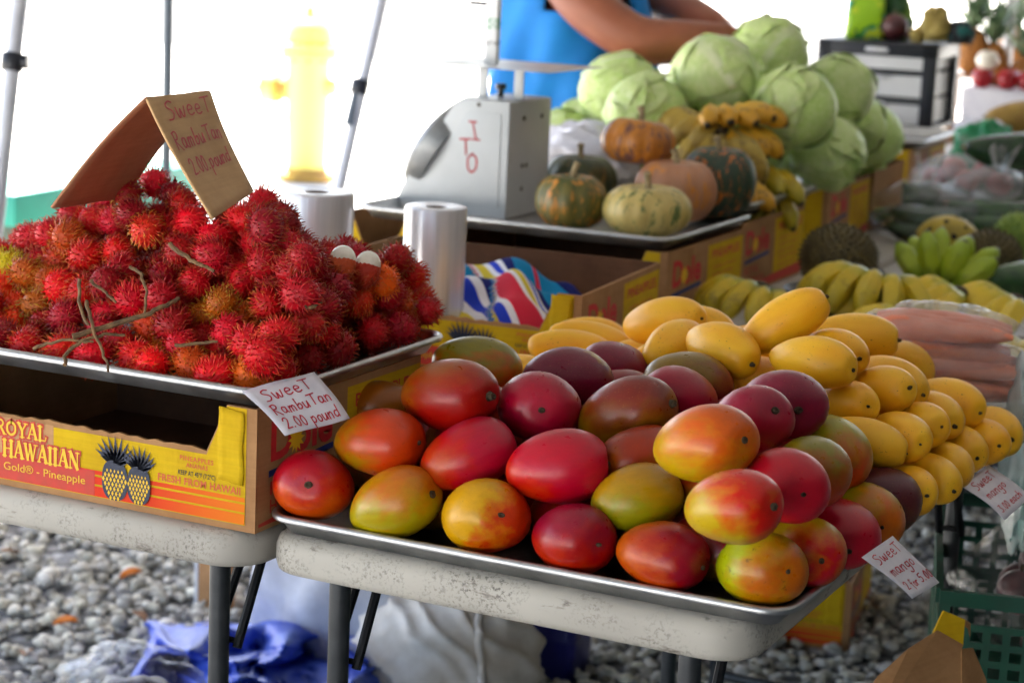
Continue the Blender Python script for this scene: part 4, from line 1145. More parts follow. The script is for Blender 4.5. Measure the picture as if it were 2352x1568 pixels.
RL = [ # upper blush, ground colour, gradient direction (x stem, z up), bias, extras, label
 ((176,28,42),(206,84,34),(0,0,1),.62,'red mango with orange base in the front left corner of its pan'),
 ((196,66,34),(148,128,40),(1,0,.3),.62,'orange mango with green tip above the front left corner, stem sideways'),
 ((196,112,52),(172,154,38),(.6,0,.8),.30,'olive yellow mango with coppery top, second in the front row'),
 ((178,30,54),(184,84,54),(1,0,0),.75,'rosy mango lying behind the olive and the half yellow mango'),
 ((204,62,36),(212,158,44),(0,.8,-.6),.42,'mango half yellow and half red-orange, stem facing out'),
 ((188,28,50),(200,84,58),(.6,0,.3),.85,'smooth bright red mango in the second row, no stem showing'),
 ((142,32,52),(178,62,52),(0,0,1),.55,'crimson purple mango with dusty bloom in the front row'),
 ((182,134,42),(146,142,40),(0,0,1),.40,'olive green mango with a small dark scar behind the front row'),
 ((150,40,52),(196,98,50),(1,.1,0),.50,'mango fading from orange to dark red next to the front corner'),
 ((190,100,42),(166,172,34),(1,0,-.2),.26,'yellow-green mango with brown freckles in the front right corner'),
 ((204,52,48),(194,162,42),(1,0,.5),.40,'large mango blushing from yellow to red above the corner mango'),
 ((210,98,46),(194,158,46),(.5,0,.6),.42,'big orange and yellow mango on top of the heap'),
 ((120,54,48),(134,100,48),(.5,0,.8),.50,'brownish purple mango with a ring shaped scar on top'),
 ((164,26,50),(150,36,56),(0,0,1),.60,'deep crimson mango pointing its stem straight out of the heap'),
 ((156,46,44),(146,88,52),(.6,0,-.6),.58,'russet red mango at the upper left of the heap'),
 ((190,74,44),(126,116,52),(.3,0,-1),.55,'orange mango with green top behind the russet one'),
 ((112,34,52),(150,112,34),(0,0,.2),.95,'purple mango with a yellow patch at the back of the heap'),
 ((124,30,54),(150,40,56),(0,0,1),.7,'dark crimson mango touching the golden mangoes at the back'),
 ((116,36,52),(132,106,54),(1,0,-.3),.50,'mango half olive and half purple near the golden mangoes'),
 ((154,30,52),(130,30,52),(0,0,1),.6,'small crimson mango wedged between larger ones at the back'),
 ((132,24,52),(158,38,58),(0,0,1),.65,'glossy purple-crimson mango leaning on the golden mangoes'),
 ((152,30,56),(170,42,58),(0,0,1),.6,'crimson mango with pale stem ring beside the glossy purple one'),
 ((196,86,60),(160,150,50),(.4,0,-.3),.36,'mango mottled green and orange-red at the right side of the heap'),
 ((172,70,46),(128,118,44),(.7,0,-.6),.36,'olive mango turning rusty toward its stem on the right side'),
 ((188,28,46),(160,72,46),(1,0,.1),.62,'bright red mango with a yellow fleck on the right side'),
 ((186,46,58),(196,156,40),(1,0,-.5),.30,'yellow mango with pink stem end beside the freckled corner mango'),
 ((178,28,46),(164,68,42),(1,0,.1),.58,'red mango with rusty shoulder along the right rim'),
 ((196,104,52),(166,150,40),(1,0,-.2),.28,'olive yellow mango with orange stem end along the right rim'),
 ((88,36,46),(116,76,48),(0,0,1),.70,'dark plum coloured mango in the far right corner of the pan'),
 ((140,84,48),(128,92,50),(0,0,1),.5,'dull brown mango half hidden against the rambutan carton'),
 ((150,58,42),(164,110,46),(0,0,1),.5,'shaded rusty mango deep between the larger ones')]
def place_mango(row, me, stem, mat, label, group, zc=0, seedroll=0, flat=1.18):
    x, y, z, ax, ay, az, L, Wd, vis = row
    t_ = (Vector((x, y, z))-CAM_LOC).dot(fw); k_ = max(.88, min(1.08, t_/(2.34 if flat > 1.1 else 2.75))); L *= k_*(1.0 if flat > 1.1 else 1.10); Wd *= k_
    X = Vector((ax, ay, az)).normalized(); U = Vector((0, 0, 1))
    Zv = (U-X*U.dot(X)); Zv = Zv.normalized() if Zv.length > .05 else Vector((1, 0, 0))
    if seedroll: Zv = Matrix.Rotation(seedroll, 3, X) @ Zv
    Yv = Zv.cross(X)
    o = bpy.data.objects.new('mango', me); COL.objects.link(o)
    frame(o, X, Yv, Zv, (x, y, z), (L, Wd*flat, Wd*1.02))
    o.material_slots[0].link = 'OBJECT'; o.material_slots[0].material = mat
    s = bpy.data.objects.new('stem', stem); COL.objects.link(s); s.parent = o; s.location = (0, 0, zc)
    s.rotation_euler = (random.uniform(0, 6), 0, 0); e_ = random.uniform(.55, 1.25); s.scale = (random.uniform(.97, 1.03), e_, e_*random.uniform(.8, 1.1)); s.location = (0, random.uniform(-.03, .03), zc+random.uniform(-.03, .03))
    tag(o, label, 'mango', group); return o
nvis = 0; buried = mango_mat('mango_buried', rgb(130, 34, 40), rgb(120, 84, 40), (0, 0, 1))
for i, row in enumerate(RED):
    if row[8]:
        A, B, d, bias, lab = RL[nvis]
        bl = .9 if nvis in (9,) else (.25 if nvis in (1, 2, 4, 10) else 0)
        pt = ((.4, .2, .5), rgb(168, 140, 24)) if nvis == 16 else None
        m = mango_mat('mango_skin', rgb(*A), rgb(*B), d, bias, .30 if nvis != 4 else .16, bl, pt, nvis+1)
        place_mango(row, RM[i % 9][0], SM[i % 4], m, lab, None); nvis += 1
    else:
        place_mango(row, RM[i % 9][0], SM[i % 4], buried, 'red mango buried inside the mango heap', 'mangoes buried in the heap')
def yellow_mat():
    m, t, b = base('golden_mango_skin', .40, 0, .45)
    oi = nd(t, 'ShaderNodeObjectInfo').outputs['Random']
    v = nd(t, 'ShaderNodeVectorMath', {0: ocoord(t), 1: nd(t, 'ShaderNodeCombineXYZ', {0: math_(t, 'MULTIPLY', oi, 37.0), 1: math_(t, 'MULTIPLY', oi, 17.0), 2: oi}).outputs[0]}, operation='ADD').outputs[0]
    c = ramp(t, noise(t, v, 1.8, 3, .5), [(.3, rgb(250, 192, 34)), (.7, rgb(244, 168, 18))])
    c = mixc(t, math_(t, 'MULTIPLY', oi, .35), c, rgb(240, 186, 44))
    x = nd(t, 'ShaderNodeSeparateXYZ', {0: ocoord(t)}).outputs[0]
    c = mixc(t, ramp(t, x, [(.62, g(0)), (.98, g(.5))]), c, rgb(196, 140, 40))
    sm = ramp(t, noise(t, v, 5, 6, .7), [(.60, g(0)), (.80, g(1))]); c = mixc(t, math_(t, 'MULTIPLY', sm, .35), c, rgb(150, 104, 30))
    sp = math_(t, 'MULTIPLY', ramp(t, noise(t, v, 26, 3, .6), [(.64, g(0)), (.70, g(1))]), ramp(t, noise(t, v, 3.4, 2), [(.46, g(0)), (.60, g(1))]))
    c = mixc(t, math_(t, 'MULTIPLY', sp, .85), c, rgb(92, 44, 18))
    setc(t, b, c)
    bump(t, b, noise(t, v, 40, 4), .05, .01); b.inputs['Subsurface Weight'].default_value = .04; b.inputs['Subsurface Radius'].default_value = (.02, .008, .002)
    b.inputs['Subsurface Scale'].default_value = .5
    return m
MY = yellow_mat()
YLAB = {0: 'golden mango at the near corner of its pan beside the plum mango', 5: 'golden mango in the far right corner of its pan', 6: 'golden mango with a cluster of brown pits on its side',
 15: 'large golden mango with dark scars round its stem, high on the heap', 17: 'long golden mango with a brown nick behind the scarred one', 18: 'longest golden mango tilted upward on the very top of the heap',
 19: 'plump golden mango with small stem in front of the tilted one', 20: 'golden mango at the left of the tilted one, stem up', 24: 'golden mango touching the purple mangoes at the open carton', 25: 'golden mango at the open carton, dark stem showing'}
k = 0
for i, row in enumerate(YEL):
    lab = 'golden yellow mango heaped with its stem to the aisle'; grp = 'golden mangoes heaped in the second pan'
    if row[8]:
        if k in YLAB: lab, grp = YLAB[k], None
        elif row[2] > .86: lab, grp = 'golden yellow mango high in the heap', 'golden mangoes high in the heap'
        k += 1
    else: lab, grp = 'golden yellow mango buried inside the heap', 'buried golden mangoes'
    place_mango(row, YM[i % 7][0], SY[i % 4], MY, lab, grp, YM[i % 7][1], random.uniform(-.7, .7), 1.04)

# ---------------------------------------------------------------- rambutans
def m_ramb(name, hair):
    m, t, b = base(name, .45 if hair else .5, 0, .28)
    oi = nd(t, 'ShaderNodeObjectInfo'); col = oi.outputs['Color']; al = oi.outputs['Alpha']
    v = ocoord(t); n = noise(t, v, 60, 3)
    c = mixc(t, ramp(t, n, [(.35, g(0)), (.65, g(.45))]), col, mixc(t, 1.0, col, (.55, .3, .4, 1), 'MULTIPLY'))
    if hair:
        tp = nd(t, 'ShaderNodeAttribute', attribute_name='tip').outputs['Fac']
        f = math_(t, 'MULTIPLY', ramp(t, tp, [(.35, g(0)), (1, g(1))]), math_(t, 'ADD', math_(t, 'MULTIPLY', al, .95), .0), True)
        c = mixc(t, f, c, rgb(196, 186, 56))
    setc(t, b, c)
    if not hair:
        vo = nd(t, 'ShaderNodeTexVoronoi', {'Vector': v, 'Scale': 230.0}).outputs['Distance']; bump(t, b, vo, .6, .002)
    return m
MR, MH = m_ramb('rambutan_skin', False), m_ramb('rambutan_hair', True)
def ramb_mesh(seed, half=False):
    rr = random.Random(seed)
    q = MB(); rx, rz = .0190, .0210
    q.ell((0, 0, 0), (rx, rx, rz), 18, 12, fn=lambda d: 1+.03*math.sin(3*d.x+seed)+.03*math.sin(4*d.z+seed*2))
    o = q.build('rambutan', MR, weld=True, angle=180); body = o.data; bpy.data.objects.remove(o)
    h = MB(); tips = []
    N = 158; swirl = Vector((rr.uniform(-1, 1), rr.uniform(-1, 1), rr.uniform(-1, 1))).normalized()
    for i in range(N):
        z = 1-2*(i+.5)/N; a = i*2.39996+rr.uniform(-.2, .2); z += rr.uniform(-.02, .02); z = max(-1, min(1, z)); s = math.sqrt(1-z*z)
        d = Vector((s*math.cos(a), s*math.sin(a), z)); p0 = Vector((d.x*rx, d.y*rx, d.z*rz))*.97
        if half and d.z > .05: continue
        tan = (swirl-d*swirl.dot(d))*.7+Vector((rr.gauss(0, .35), rr.gauss(0, .35), rr.gauss(0, .35))); tan = tan-d*tan.dot(d)
        L = rr.uniform(.0078, .0112); r0 = rr.uniform(.00095, .00125)
        up_ = d.orthogonal().normalized(); side = d.cross(up_)
        vs = []; ks = (0, .35, .7, 1)
        for kk in ks:
            pc = p0+d*L*(kk-.22*kk*kk)+tan*L*.95*kk*kk
            if kk == 1: vs.append(pc)
            else:
                r = r0*(1-.62*kk)
                for m_ in range(3): vs.append(pc+(up_*math.cos(m_*2.094)+side*math.sin(m_*2.094))*r)
        fs = [(3*k_+m_, 3*k_+(m_+1) % 3, 3*k_+3+(m_+1) % 3, 3*k_+3+m_) for k_ in range(2) for m_ in range(3)]+[(6+m_, 6+(m_+1) % 3, 9) for m_ in range(3)]
        h.add(vs, fs); tips += [ks[k_] for k_ in range(3) for _ in range(3)]+[1.0]
    o = h.build('spines', MH, angle=180); hm = o.data; bpy.data.objects.remove(o)
    at = hm.attributes.new('tip', 'FLOAT', 'POINT'); at.data.foreach_set('value', tips)
    hm.polygons.foreach_set('use_smooth', [True]*len(hm.polygons))
    return body, hm
RB = [ramb_mesh(s) for s in range(7)]; RH = ramb_mesh(31, True)
M['flesh'] = std('lychee_flesh', rgb(236, 228, 214), rgb(220, 208, 190), 30, .18)
RC = {'c': ((200, 8, 38), .20), 'cg': ((180, 14, 40), .8), 'r': ((226, 18, 28), .38), 'rg': ((216, 28, 30), .9), 'o': ((240, 66, 16), .45), 'oy': ((236, 80, 20), .95), 'y': ((226, 120, 36), 1.0), 'p': ((200, 60, 40), .3)}
RLB = {'c': 'deep crimson rambutan in the heap', 'cg': 'crimson rambutan with green-tipped spines', 'r': 'bright red rambutan in the heap', 'rg': 'red rambutan with yellow-green spine tips',
       'o': 'orange-red rambutan in the heap', 'oy': 'orange rambutan with yellow spine tips', 'y': 'yellowish orange rambutan at the outer end of the heap', 'p': 'half peeled rambutan showing its white flesh'}
for i, (x, y, z, c, vis) in enumerate(RAMB):
    body, hm = RB[i % 7] if c != 'p' else RH
    (r_, g_, b_), tp = RC[c]
    k = random.uniform(.72, 1.12); dr = random.uniform(-8, 8)
    col = rgb(min(255, r_*k+dr), g_*k*random.uniform(.7, 1.8), b_*k*random.uniform(.6, 1.15))
    col = (col[0], col[1], col[2], min(1, max(0, tp+random.uniform(-.08, .1))))
    o = bpy.data.objects.new('rambutan', body); COL.objects.link(o); o.location = (x, y, z)
    o.rotation_euler = (random.uniform(0, 6.28), random.uniform(0, 6.28), random.uniform(0, 6.28)); s = random.uniform(.92, 1.14); o.scale = (s, s, s); o.color = col
    if c == 'p': o.rotation_euler = (-.25, .25, random.uniform(0, .4)); o.scale = (1, 1, 1)
    h = bpy.data.objects.new('spines', hm); COL.objects.link(h); h.parent = o; h.color = col; h['kind'] = 'stuff'
    if c == 'p':
        f = MB().ell((0, 0, .0075), (.0172, .0172, .0195), 20, 14).build('flesh', M['flesh'], o, angle=180)
    if not vis: tag(o, 'crimson rambutan hidden low in the heap', 'rambutan', 'rambutans low in the heap')
    else: tag(o, RLB[c], 'rambutan', {'p': 'half peeled rambutans', 'y': None}.get(c, RLB[c]+'s'))

# twigs on the heap: (points in survey pixels + distance), radius
TW = [([(170,772,2.36),(250,748,2.37),(330,722,2.375),(370,705,2.38),(412,683,2.40)], .0042, 'thick grey twig lying across the front of the heap'),
 ([(150,838,2.35),(152,812,2.355),(190,782,2.36),(240,768,2.365),(288,770,2.37)], .0030, 'pale forked twig hooked over the front of the heap'),
 ([(80,800,2.37),(120,785,2.365),(170,782,2.36),(215,785,2.36)], .0026, 'thin curved twig ending at an orange fruit'),
 ([(185,640,2.39),(182,690,2.38),(195,735,2.365),(205,745,2.36)], .0027, 'upright thin twig at the left of the heap'),
 ([(200,690,2.385),(207,730,2.37),(220,765,2.36),(240,820,2.36),(252,850,2.36)], .0028, 'straight brown twig reaching down to the pan rim'),
 ([(295,612,2.40),(325,630,2.39),(335,670,2.385),(332,730,2.38)], .0026, 'bent twig arching over a crimson fruit'),
 ([(388,562,2.46),(420,585,2.45),(455,605,2.44),(490,622,2.44)], .0036, 'dark twig in the hollow below the cardboard sign'),
 ([(660,690,2.50),(690,697,2.49),(715,705,2.49),(740,690,2.50)], .0036, 'short thick twig at the right of the heap'),
 ([(672,684,2.495),(680,650,2.50),(690,636,2.50)], .0026, 'short upright twig stub at the right of the heap'),
 ([(400,795,2.39),(450,788,2.39),(500,783,2.39)], .0028, 'pale straight twig between orange fruits'),
 ([(210,645,2.40),(240,670,2.395),(268,695,2.39)], .0024, 'slim slanting twig left of the bent one')]
for pts, r, lab in TW:
    P = catmull([atD(*p) for p in pts], 4); n = len(P)
    P = [p+Vector((random.gauss(0, .0008), random.gauss(0, .0008), random.gauss(0, .0008))) for p in P]
    o = MB().tube(P, [r*.72*(1.15-.4*i/n) for i in range(n)], 7).build('twig', M['twig'])
    tag(o, lab, 'twig')
# ---------------------------------------------------------------- paper and card signs
def quadfn(TL, TR, BR, BL, w, h, bend=0.0, curl=0.0):
    N = ((TR-TL).cross(BL-TL)).normalized()
    if N.dot(CAM_LOC-TL) < 0: N = -N
    def fn(u, v, o):
        a, b = u/w, v/h
        p = (BL*(1-a)+BR*a)*(1-b)+(TL*(1-a)+TR*a)*b
        return p+N*(o+bend*math.sin(math.pi*b)+curl*(1-b)**2*(.4+.6*a)+.0008*math.sin(7*a+5*b))
    return fn
def card(name, label, corners, w, h, lines, ink, mat, thick, bend=0, curl=0, pen=.0022, cat='sign'):
    fn = quadfn(*corners, w, h, bend, curl)
    mb = MB(); mb.grid(lambda a, b: fn(a*w, b*h, 0), 12, 12)
    o = mb.build(name, mat, solid=thick); tag(o, label, cat)
    q = MB()
    for txt, u, v, hh, sx in lines: handtext(q, txt, u*w, v*h, hh*h, pen, fn, thick/2+.0006, sx=sx)
    q.build('handwriting', ink, o, smooth=False); return o
card('price_card', 'white paper price card for rambutan hung on the pan corner', (atD(555, 897, 2.395), atD(722, 853, 2.47), atD(805, 955, 2.42), atD(655, 998, 2.345)), .092, .066,
     [('SweeT', .14, .66, .24, 1.1), ('RambuTan', .10, .36, .21, 1.02), ('2.00 pound', .10, .08, .20, .98)], M['marker'], M['paper'], .0004, .002, -.004, .0016)
card('price_card', 'white paper price card for red mango, two for five', (atD(1980, 1278, 2.295), atD(2051, 1229, 2.385), atD(2148, 1345, 2.39), atD(2092, 1377, 2.30)), .066, .078,
     [('SweeT', .12, .73, .19, .95), ('mango', .14, .44, .20, .95), ('2 for 5.00', .10, .14, .155, .90)], M['marker'], M['paper'], .0004, .002, .006, .0014)
card('price_card', 'white paper price card for golden mango, three dollars each', (atD(2208, 1114, 2.70), atD(2270, 1066, 2.81), atD(2362, 1146, 2.80), atD(2305, 1196, 2.69)), .070, .074,
     [('SweeT', .14, .72, .19, .95), ('mango', .16, .45, .19, .95), ('3.00 each', .10, .12, .155, .90)], M['marker'], M['paper'], .0004, .003, .004, .0014)
# folded cardboard tent sign on the rambutans
A, B = atD(337, 226, 2.555), atD(482, 210, 2.73)
R1, R2, L1, L2 = atD(488, 503, 2.475), atD(581, 441, 2.65), atD(118, 477, 2.60), atD(285, 455, 2.80)
ts = thing('tent_sign', 'folded brown cardboard sign stuck in the rambutan heap', 'sign', ((R1+L1)/2)[:])
ts.location = (0, 0, 0)
fnR = quadfn(A, B, R2, R1, .11, .155, -.004)
M['sign_card'] = m_card('sign_cardboard', rgb(198, 160, 116), rgb(180, 142, 100)); M['sign_card_in'] = m_card('sign_cardboard_inner', rgb(186, 130, 98), rgb(168, 110, 82))
pr = MB().grid(lambda a, b: fnR(a*.11, b*.155, 0), 10, 14).build('front_leaf', M['sign_card'], ts, solid=.0034)
fnL = quadfn(A, B, L2, L1, .11, .17, -.006)
MB().grid(lambda a, b: fnL(a*.11, b*.17, 0), 10, 14).build('rear_leaf', M['sign_card_in'], ts, solid=.0034)
q = MB()
for txt, u, v, hh, sx in (('SweeT', .16, .80, .15, .98), ('RambuTan', .08, .56, .145, .74), ('2.00.pound', .12, .34, .135, .68)): handtext(q, txt, u*.11, v*.155, hh*.155, .0021, fnR, .0026, sx=sx)
q.build('handwriting', M['marker_red'], pr, smooth=False)

# ---------------------------------------------------------------- rolls of plastic bags
def m_roll():
    m, t, b = base('bag_roll_plastic', .26, .35, .5)
    v = ocoord(t); n = noise(t, nd(t, 'ShaderNodeMapping', {'Vector': v, 'Scale': (60, 60, 1.5)}).outputs[0], 1, 4, .6)
    setc(t, b, ramp(t, n, [(.3, rgb(206, 204, 208)), (.7, rgb(238, 236, 240))])); bump(t, b, n, .5, .003)
    b.inputs['Subsurface Weight'].default_value = .15; b.inputs['Subsurface Radius'].default_value = (.03, .03, .03); b.inputs['Subsurface Scale'].default_value = .3
    return m
M['roll'] = m_roll(); M['green_ink'] = std('green_print', rgb(16, 150, 50), rgb(14, 130, 44), 40, .5)
M['hollow'] = std('roll_core', rgb(120, 96, 74), rgb(90, 70, 54), 30, .9)
def bagroll(label, top, r, mark=False):
    x, y, zt = top; z0 = ZT
    T = thing('plastic_bag_roll', label, 'bag roll', (x, y, z0), 0, 'rolls of plastic bags')
    h = zt-z0; ci = r*.34
    MB().rings([[Vector((rr_*math.cos(a), rr_*math.sin(a), z)) for a in [2*math.pi*i/40 for i in range(40)]] for rr_, z in ((ci, .0), (r*.985, 0), (r, .004), (r, h-.006), (r*.97, h-.001), (r*.8, h+.001), (r*.6, h-.001), (ci, h-.002), (ci, .0))], False, False).build('film', M['roll'], T, angle=50)
    MB().rings([[Vector((rr_*math.cos(a), rr_*math.sin(a), z)) for a in [2*math.pi*i/24 for i in range(24)]] for rr_, z in ((ci*.985, .001), (ci*.985, h-.003), (ci*.8, h-.003), (ci*.8, .001))], True, True).build('core', M['hollow'], T)
    if mark:
        a0 = math.atan2(CAM_LOC.y-y, CAM_LOC.x-x)
        def cyl(u, v, o): a = a0+u/r; return Vector(((r+o)*math.cos(a), (r+o)*math.sin(a), v))
        q = MB(); handtext(q, '1', -.004, h*.30, .052, .006, cyl, .0007, slant=0); handtext(q, '1', .036, h*.36, .046, .003, cyl, .0007, slant=0)
        q.build('print', M['green_ink'], T, smooth=False)
p = atD(728, 438, 3.35); bagroll('fat roll of white plastic bags with green print behind the rambutans', p, .0605, True)
p = atD(1002, 472, 3.42); bagroll('tall slim roll of clear white plastic bags next to the carton', p, .0515)

# ---------------------------------------------------------------- scale
def scale():
    y0, zf = 1.60, ZB+.0028
    prj = [atY(908, 462, y0), atY(1150, 490, y0), atY(1182, 236, y0), atY(1052, 236, y0)]
    xo = (prj[0].x+prj[1].x)/2; dy = .19
    T = thing('weighing_scale', 'white dial scale with ITO painted in red on its side', 'scale', (xo, y0+dy/2, zf))
    xl, xr, xt1, xt0 = prj[0].x-xo, prj[1].x-xo, prj[2].x-xo, prj[3].x-xo
    H = prj[2].z-zf
    xr = xt1 = (xr+xt1)/2
    poly = [(xl, 0), (xr, 0), (xt1, H), (xt0+.012, H), (xt0-.01, H-.012), (xl+.012, .045), (xl, .016)]
    MB().prism(poly, lambda u, v, o: Vector((u, o, v)), -dy/2, dy/2).build('housing', M['white_paint'], T, bevel=.005, angle=35)
    ins = [(xl+.05, .022), (xr-.016, .022), (xt1-.016, H-.024), (xt0+.022, H-.024)]
    MB().prism(ins, lambda u, v, o: Vector((u, -dy/2-o, v)), -.001, .0022).build('side_panel', M['white_paint'], T, bevel=.002)
    d = Vector((xt0-xl, 0, H-.03)).normalized(); nrm = Vector((-d.z, 0, d.x)); mid = Vector(((xl+xt0)/2-.004, 0, H/2+.012))
    R = Vector((0, 0, 1)).rotation_difference(nrm).to_matrix()
    bz = MB().lathe([(.112, -.03), (.116, -.012), (.116, .006), (.108, .016), (.104, .016)], 48, mid, R).build('bezel', M['steel_pale'], T, angle=35)
    MB().lathe([(.105, .010), (.100, .019), (.08, .028), (.05, .034), (.02, .036)], 40, mid, R).build('dial_cover', std('dial_glass', rgb(70, 74, 78), rgb(96, 100, 104), 6, .18), T, angle=60)
    z1 = H
    for xx in (xt0+.022, xt1-.012):
        MB().box((xx, -dy*.18, z1+.028), (.020, .004, .060)).build('post', M['white_paint'], T, bevel=.0008)
    MB().lathe([(.006, 0), (.006, .014), (.011, .016), (.011, .024), (.009, .026)], 14, ((xt0+xt1)/2-.012, 0, z1)).build('knob', M['black_plastic'], T)
    w = .150; pc = (xt0+xt1)/2
    pl = MB().grid(lambda a, b: Vector((pc+(a-.5)*2*w, (b-.5)*2*w*.85, z1+.0595+.004*max(abs(a-.5), abs(b-.5))**3*8)), 9, 9)
    pl.build('weighing_plate', M['alu'], T, solid=.0012)
    q = MB()
    for yy, zz in ((-.03, H-.035), (.05, H-.035), (-.03, H*.44), (-.012, H*.44), (-.03, .055)): q.lathe([(.0045, -.001), (.0045, .0012), (.002, .002)], 10, (xr, yy, zz), Matrix.Rotation(math.pi/2, 3, 'Y'))
    q.build('screw', M['stem'], T)
    MB().lathe([(.004, -.002), (.004, .001)], 10, ((xt0+xt1)/2-.01, -dy/2, H-.010), Matrix.Rotation(math.pi/2, 3, 'X')).build('screw', M['stem'], T)
    fn = lambda u, v, o: Vector((u, -dy/2-.0022-o, v))
    q = MB(); u0 = (xt0+xt1)/2-.022
    handtext(q, 'I', u0+.002, H*.66, .034, .0036, fn, .0007, slant=-.25, wob=0); handtext(q, 'T', u0-.022, H*.52, .032, .004, fn, .0007, slant=-.1, wob=0); handtext(q, 'O', u0-.008, H*.38, .036, .004, fn, .0007, slant=0, wob=0)
    q.build('lettering', M['marker_red'], T, smooth=False)
    return T, zf+z1+.062, Vector((xo+pc, y0+dy/2, 0))
sc_, zplate, pcen = scale()
# printed strip of bags standing on the plate
p0 = atY(1128, 178, 1.69)
M['strip'] = None
def m_strip():
    m, t, b = base('printed_strip', .45)
    z = nd(t, 'ShaderNodeSeparateXYZ', {0: ocoord(t)}).outputs[2]
    c = ramp(t, math_(t, 'FRACT', math_(t, 'MULTIPLY', z, 9.0)), [(0, rgb(222, 226, 228)), (.35, rgb(60, 70, 80)), (.42, rgb(224, 226, 228)), (.62, rgb(30, 140, 90)), (.82, rgb(224, 226, 228))], 'CONSTANT')
    n = noise(t, nd(t, 'ShaderNodeMapping', {'Vector': ocoord(t), 'Scale': (1, 1, 3)}).outputs[0], 120, 2)
    setc(t, b, mixc(t, ramp(t, n, [(.45, g(0)), (.52, g(1))]), c, rgb(224, 226, 228))); return m
st = thing('packet_strip', 'narrow white packet with green and black print on the scale plate', 'packet', (p0.x, p0.y, zplate))
MB().box((0, 0, .12), (.026, .018, .24)).build('packet', m_strip(), st, bevel=.003)
MB().box((-.026, 0, .118), (.05, .012, .008)).build('hook', M['black_plastic'], st, bevel=.001)

# ---------------------------------------------------------------- striped cloth in the open carton
def m_cloth():
    m, t, b = base('striped_cloth', .85, 0, .2)
    a = nd(t, 'ShaderNodeAttribute', attribute_name='su').outputs['Fac']
    W_, Bl, Rd, Ye, Te, Nv = rgb(232, 228, 232), rgb(40, 64, 190), rgb(212, 44, 66), rgb(214, 190, 60), rgb(20, 130, 180), rgb(24, 30, 100)
    st = [(0, Rd), (.16, W_), (.20, Ye), (.27, W_), (.31, Bl), (.36, W_), (.40, Nv), (.48, Te), (.62, Rd), (.645, Te), (.74, Nv), (.80, W_), (.83, Ye), (.90, Bl), (.96, W_)]
    setc(t, b, ramp(t, math_(t, 'FRACT', a), st, 'CONSTANT'))
    bump(t, b, noise(t, ocoord(t), 500, 2), .2, .0006); return m
def cloth():
    nu, nv = 70, 54; vs = []; su = []
    for i in range(nu):
        for j in range(nv):
            a, b = i/(nu-1), j/(nv-1)
            x = -.515+.47*a; y = .965+.36*b
            f1 = math.sin(9*a+4*b+1)+.6*math.sin(17*b-8*a)+.5*math.sin(26*a+11*b)
            f1 = abs(f1)**.8*(1 if f1 > 0 else -1)
            dome = (1-abs(2*a-1)**4)*(1-abs(2*b-1)**4)
            z = .785+.070*dome+.020*f1*dome
            vs.append((x+.010*math.sin(14*b+6*a), y+.012*math.sin(11*a+3), z))
            su.append(.95*a*(.6+.4*b)+.7*b+.14*math.sin(7*a+5*b)+(.55 if (a+.6*b) > .72 else 0))
    mb = MB(); mb.add(vs, [(i*nv+j, (i+1)*nv+j, (i+1)*nv+j+1, i*nv+j+1) for i in range(nu-1) for j in range(nv-1)])
    o = mb.build('striped_cloth', m_cloth(), solid=.002, angle=180)
    at = o.data.attributes.new('su', 'FLOAT', 'POINT'); at.data.foreach_set('value', su)
    tag(o, 'crumpled cloth with red, blue, yellow and teal stripes inside the carton', 'cloth')
cloth()
# ---------------------------------------------------------------- cabbages
def m_cabb():
    m, t, b = base('cabbage_leaf', .42, 0, .4)
    a = nd(t, 'ShaderNodeAttribute', attribute_name='vein').outputs['Fac']
    v = ocoord(t); n = noise(t, v, 9, 4)
    c = ramp(t, n, [(.3, rgb(178, 214, 104)), (.7, rgb(214, 232, 158))])
    c = mixc(t, math_(t, 'MULTIPLY', nd(t, 'ShaderNodeObjectInfo').outputs['Random'], .45), c, rgb(204, 218, 158))
    c = mixc(t, a, c, rgb(236, 242, 206))
    setc(t, b, c); bump(t, b, math_(t, 'ADD', noise(t, v, 45, 4), a), .4, .004)
    b.inputs['Subsurface Weight'].default_value = .12; b.inputs['Subsurface Radius'].default_value = (.01, .02, .005); b.inputs['Subsurface Scale'].default_value = .5
    return m
M['cabbage'] = m_cabb()
def leafpatch(rr, d, ext, r0):
    """one wrapper leaf hugging the unit sphere round direction d"""
    d = d.normalized(); X = d.orthogonal().normalized(); X = Matrix.Rotation(rr.uniform(0, 6.28), 3, d) @ X; Y = d.cross(X)
    n = 22; vs = []; vein = []
    ph = rr.uniform(0, 6)
    for i in range(n):
        for j in range(n):
            a, b = 2*i/(n-1)-1, 2*j/(n-1)-1
            # disc map
            u = a*math.sqrt(1-b*b/2); w = b*math.sqrt(1-a*a/2); rho = math.hypot(u, w)
            th = rho*ext*(1+.10*math.sin(3*math.atan2(w, u)+ph)); az = math.atan2(w, u)
            p = d*math.cos(th)+(X*math.cos(az)+Y*math.sin(az))*math.sin(th)
            lift = r0+.085*max(0, rho-.55)**2*4*(.6+.7*math.sin(5*az+ph))+.012*math.sin(8*az+ph)*rho
            vs.append(p*lift)
            s = w+1; br = abs(((s*3.2-abs(u)*1.7) % 1)-.5)
            vv = max(0, 1-abs(u)/(.05+.07*(1-s/2)))*.9 + max(0, 1-br/.11)*.45*(1-rho*.5)
            vein.append(min(1, vv))
    return vs, [(i*n+j, (i+1)*n+j, (i+1)*n+j+1, i*n+j+1) for i in range(n-1) for j in range(n-1)], vein
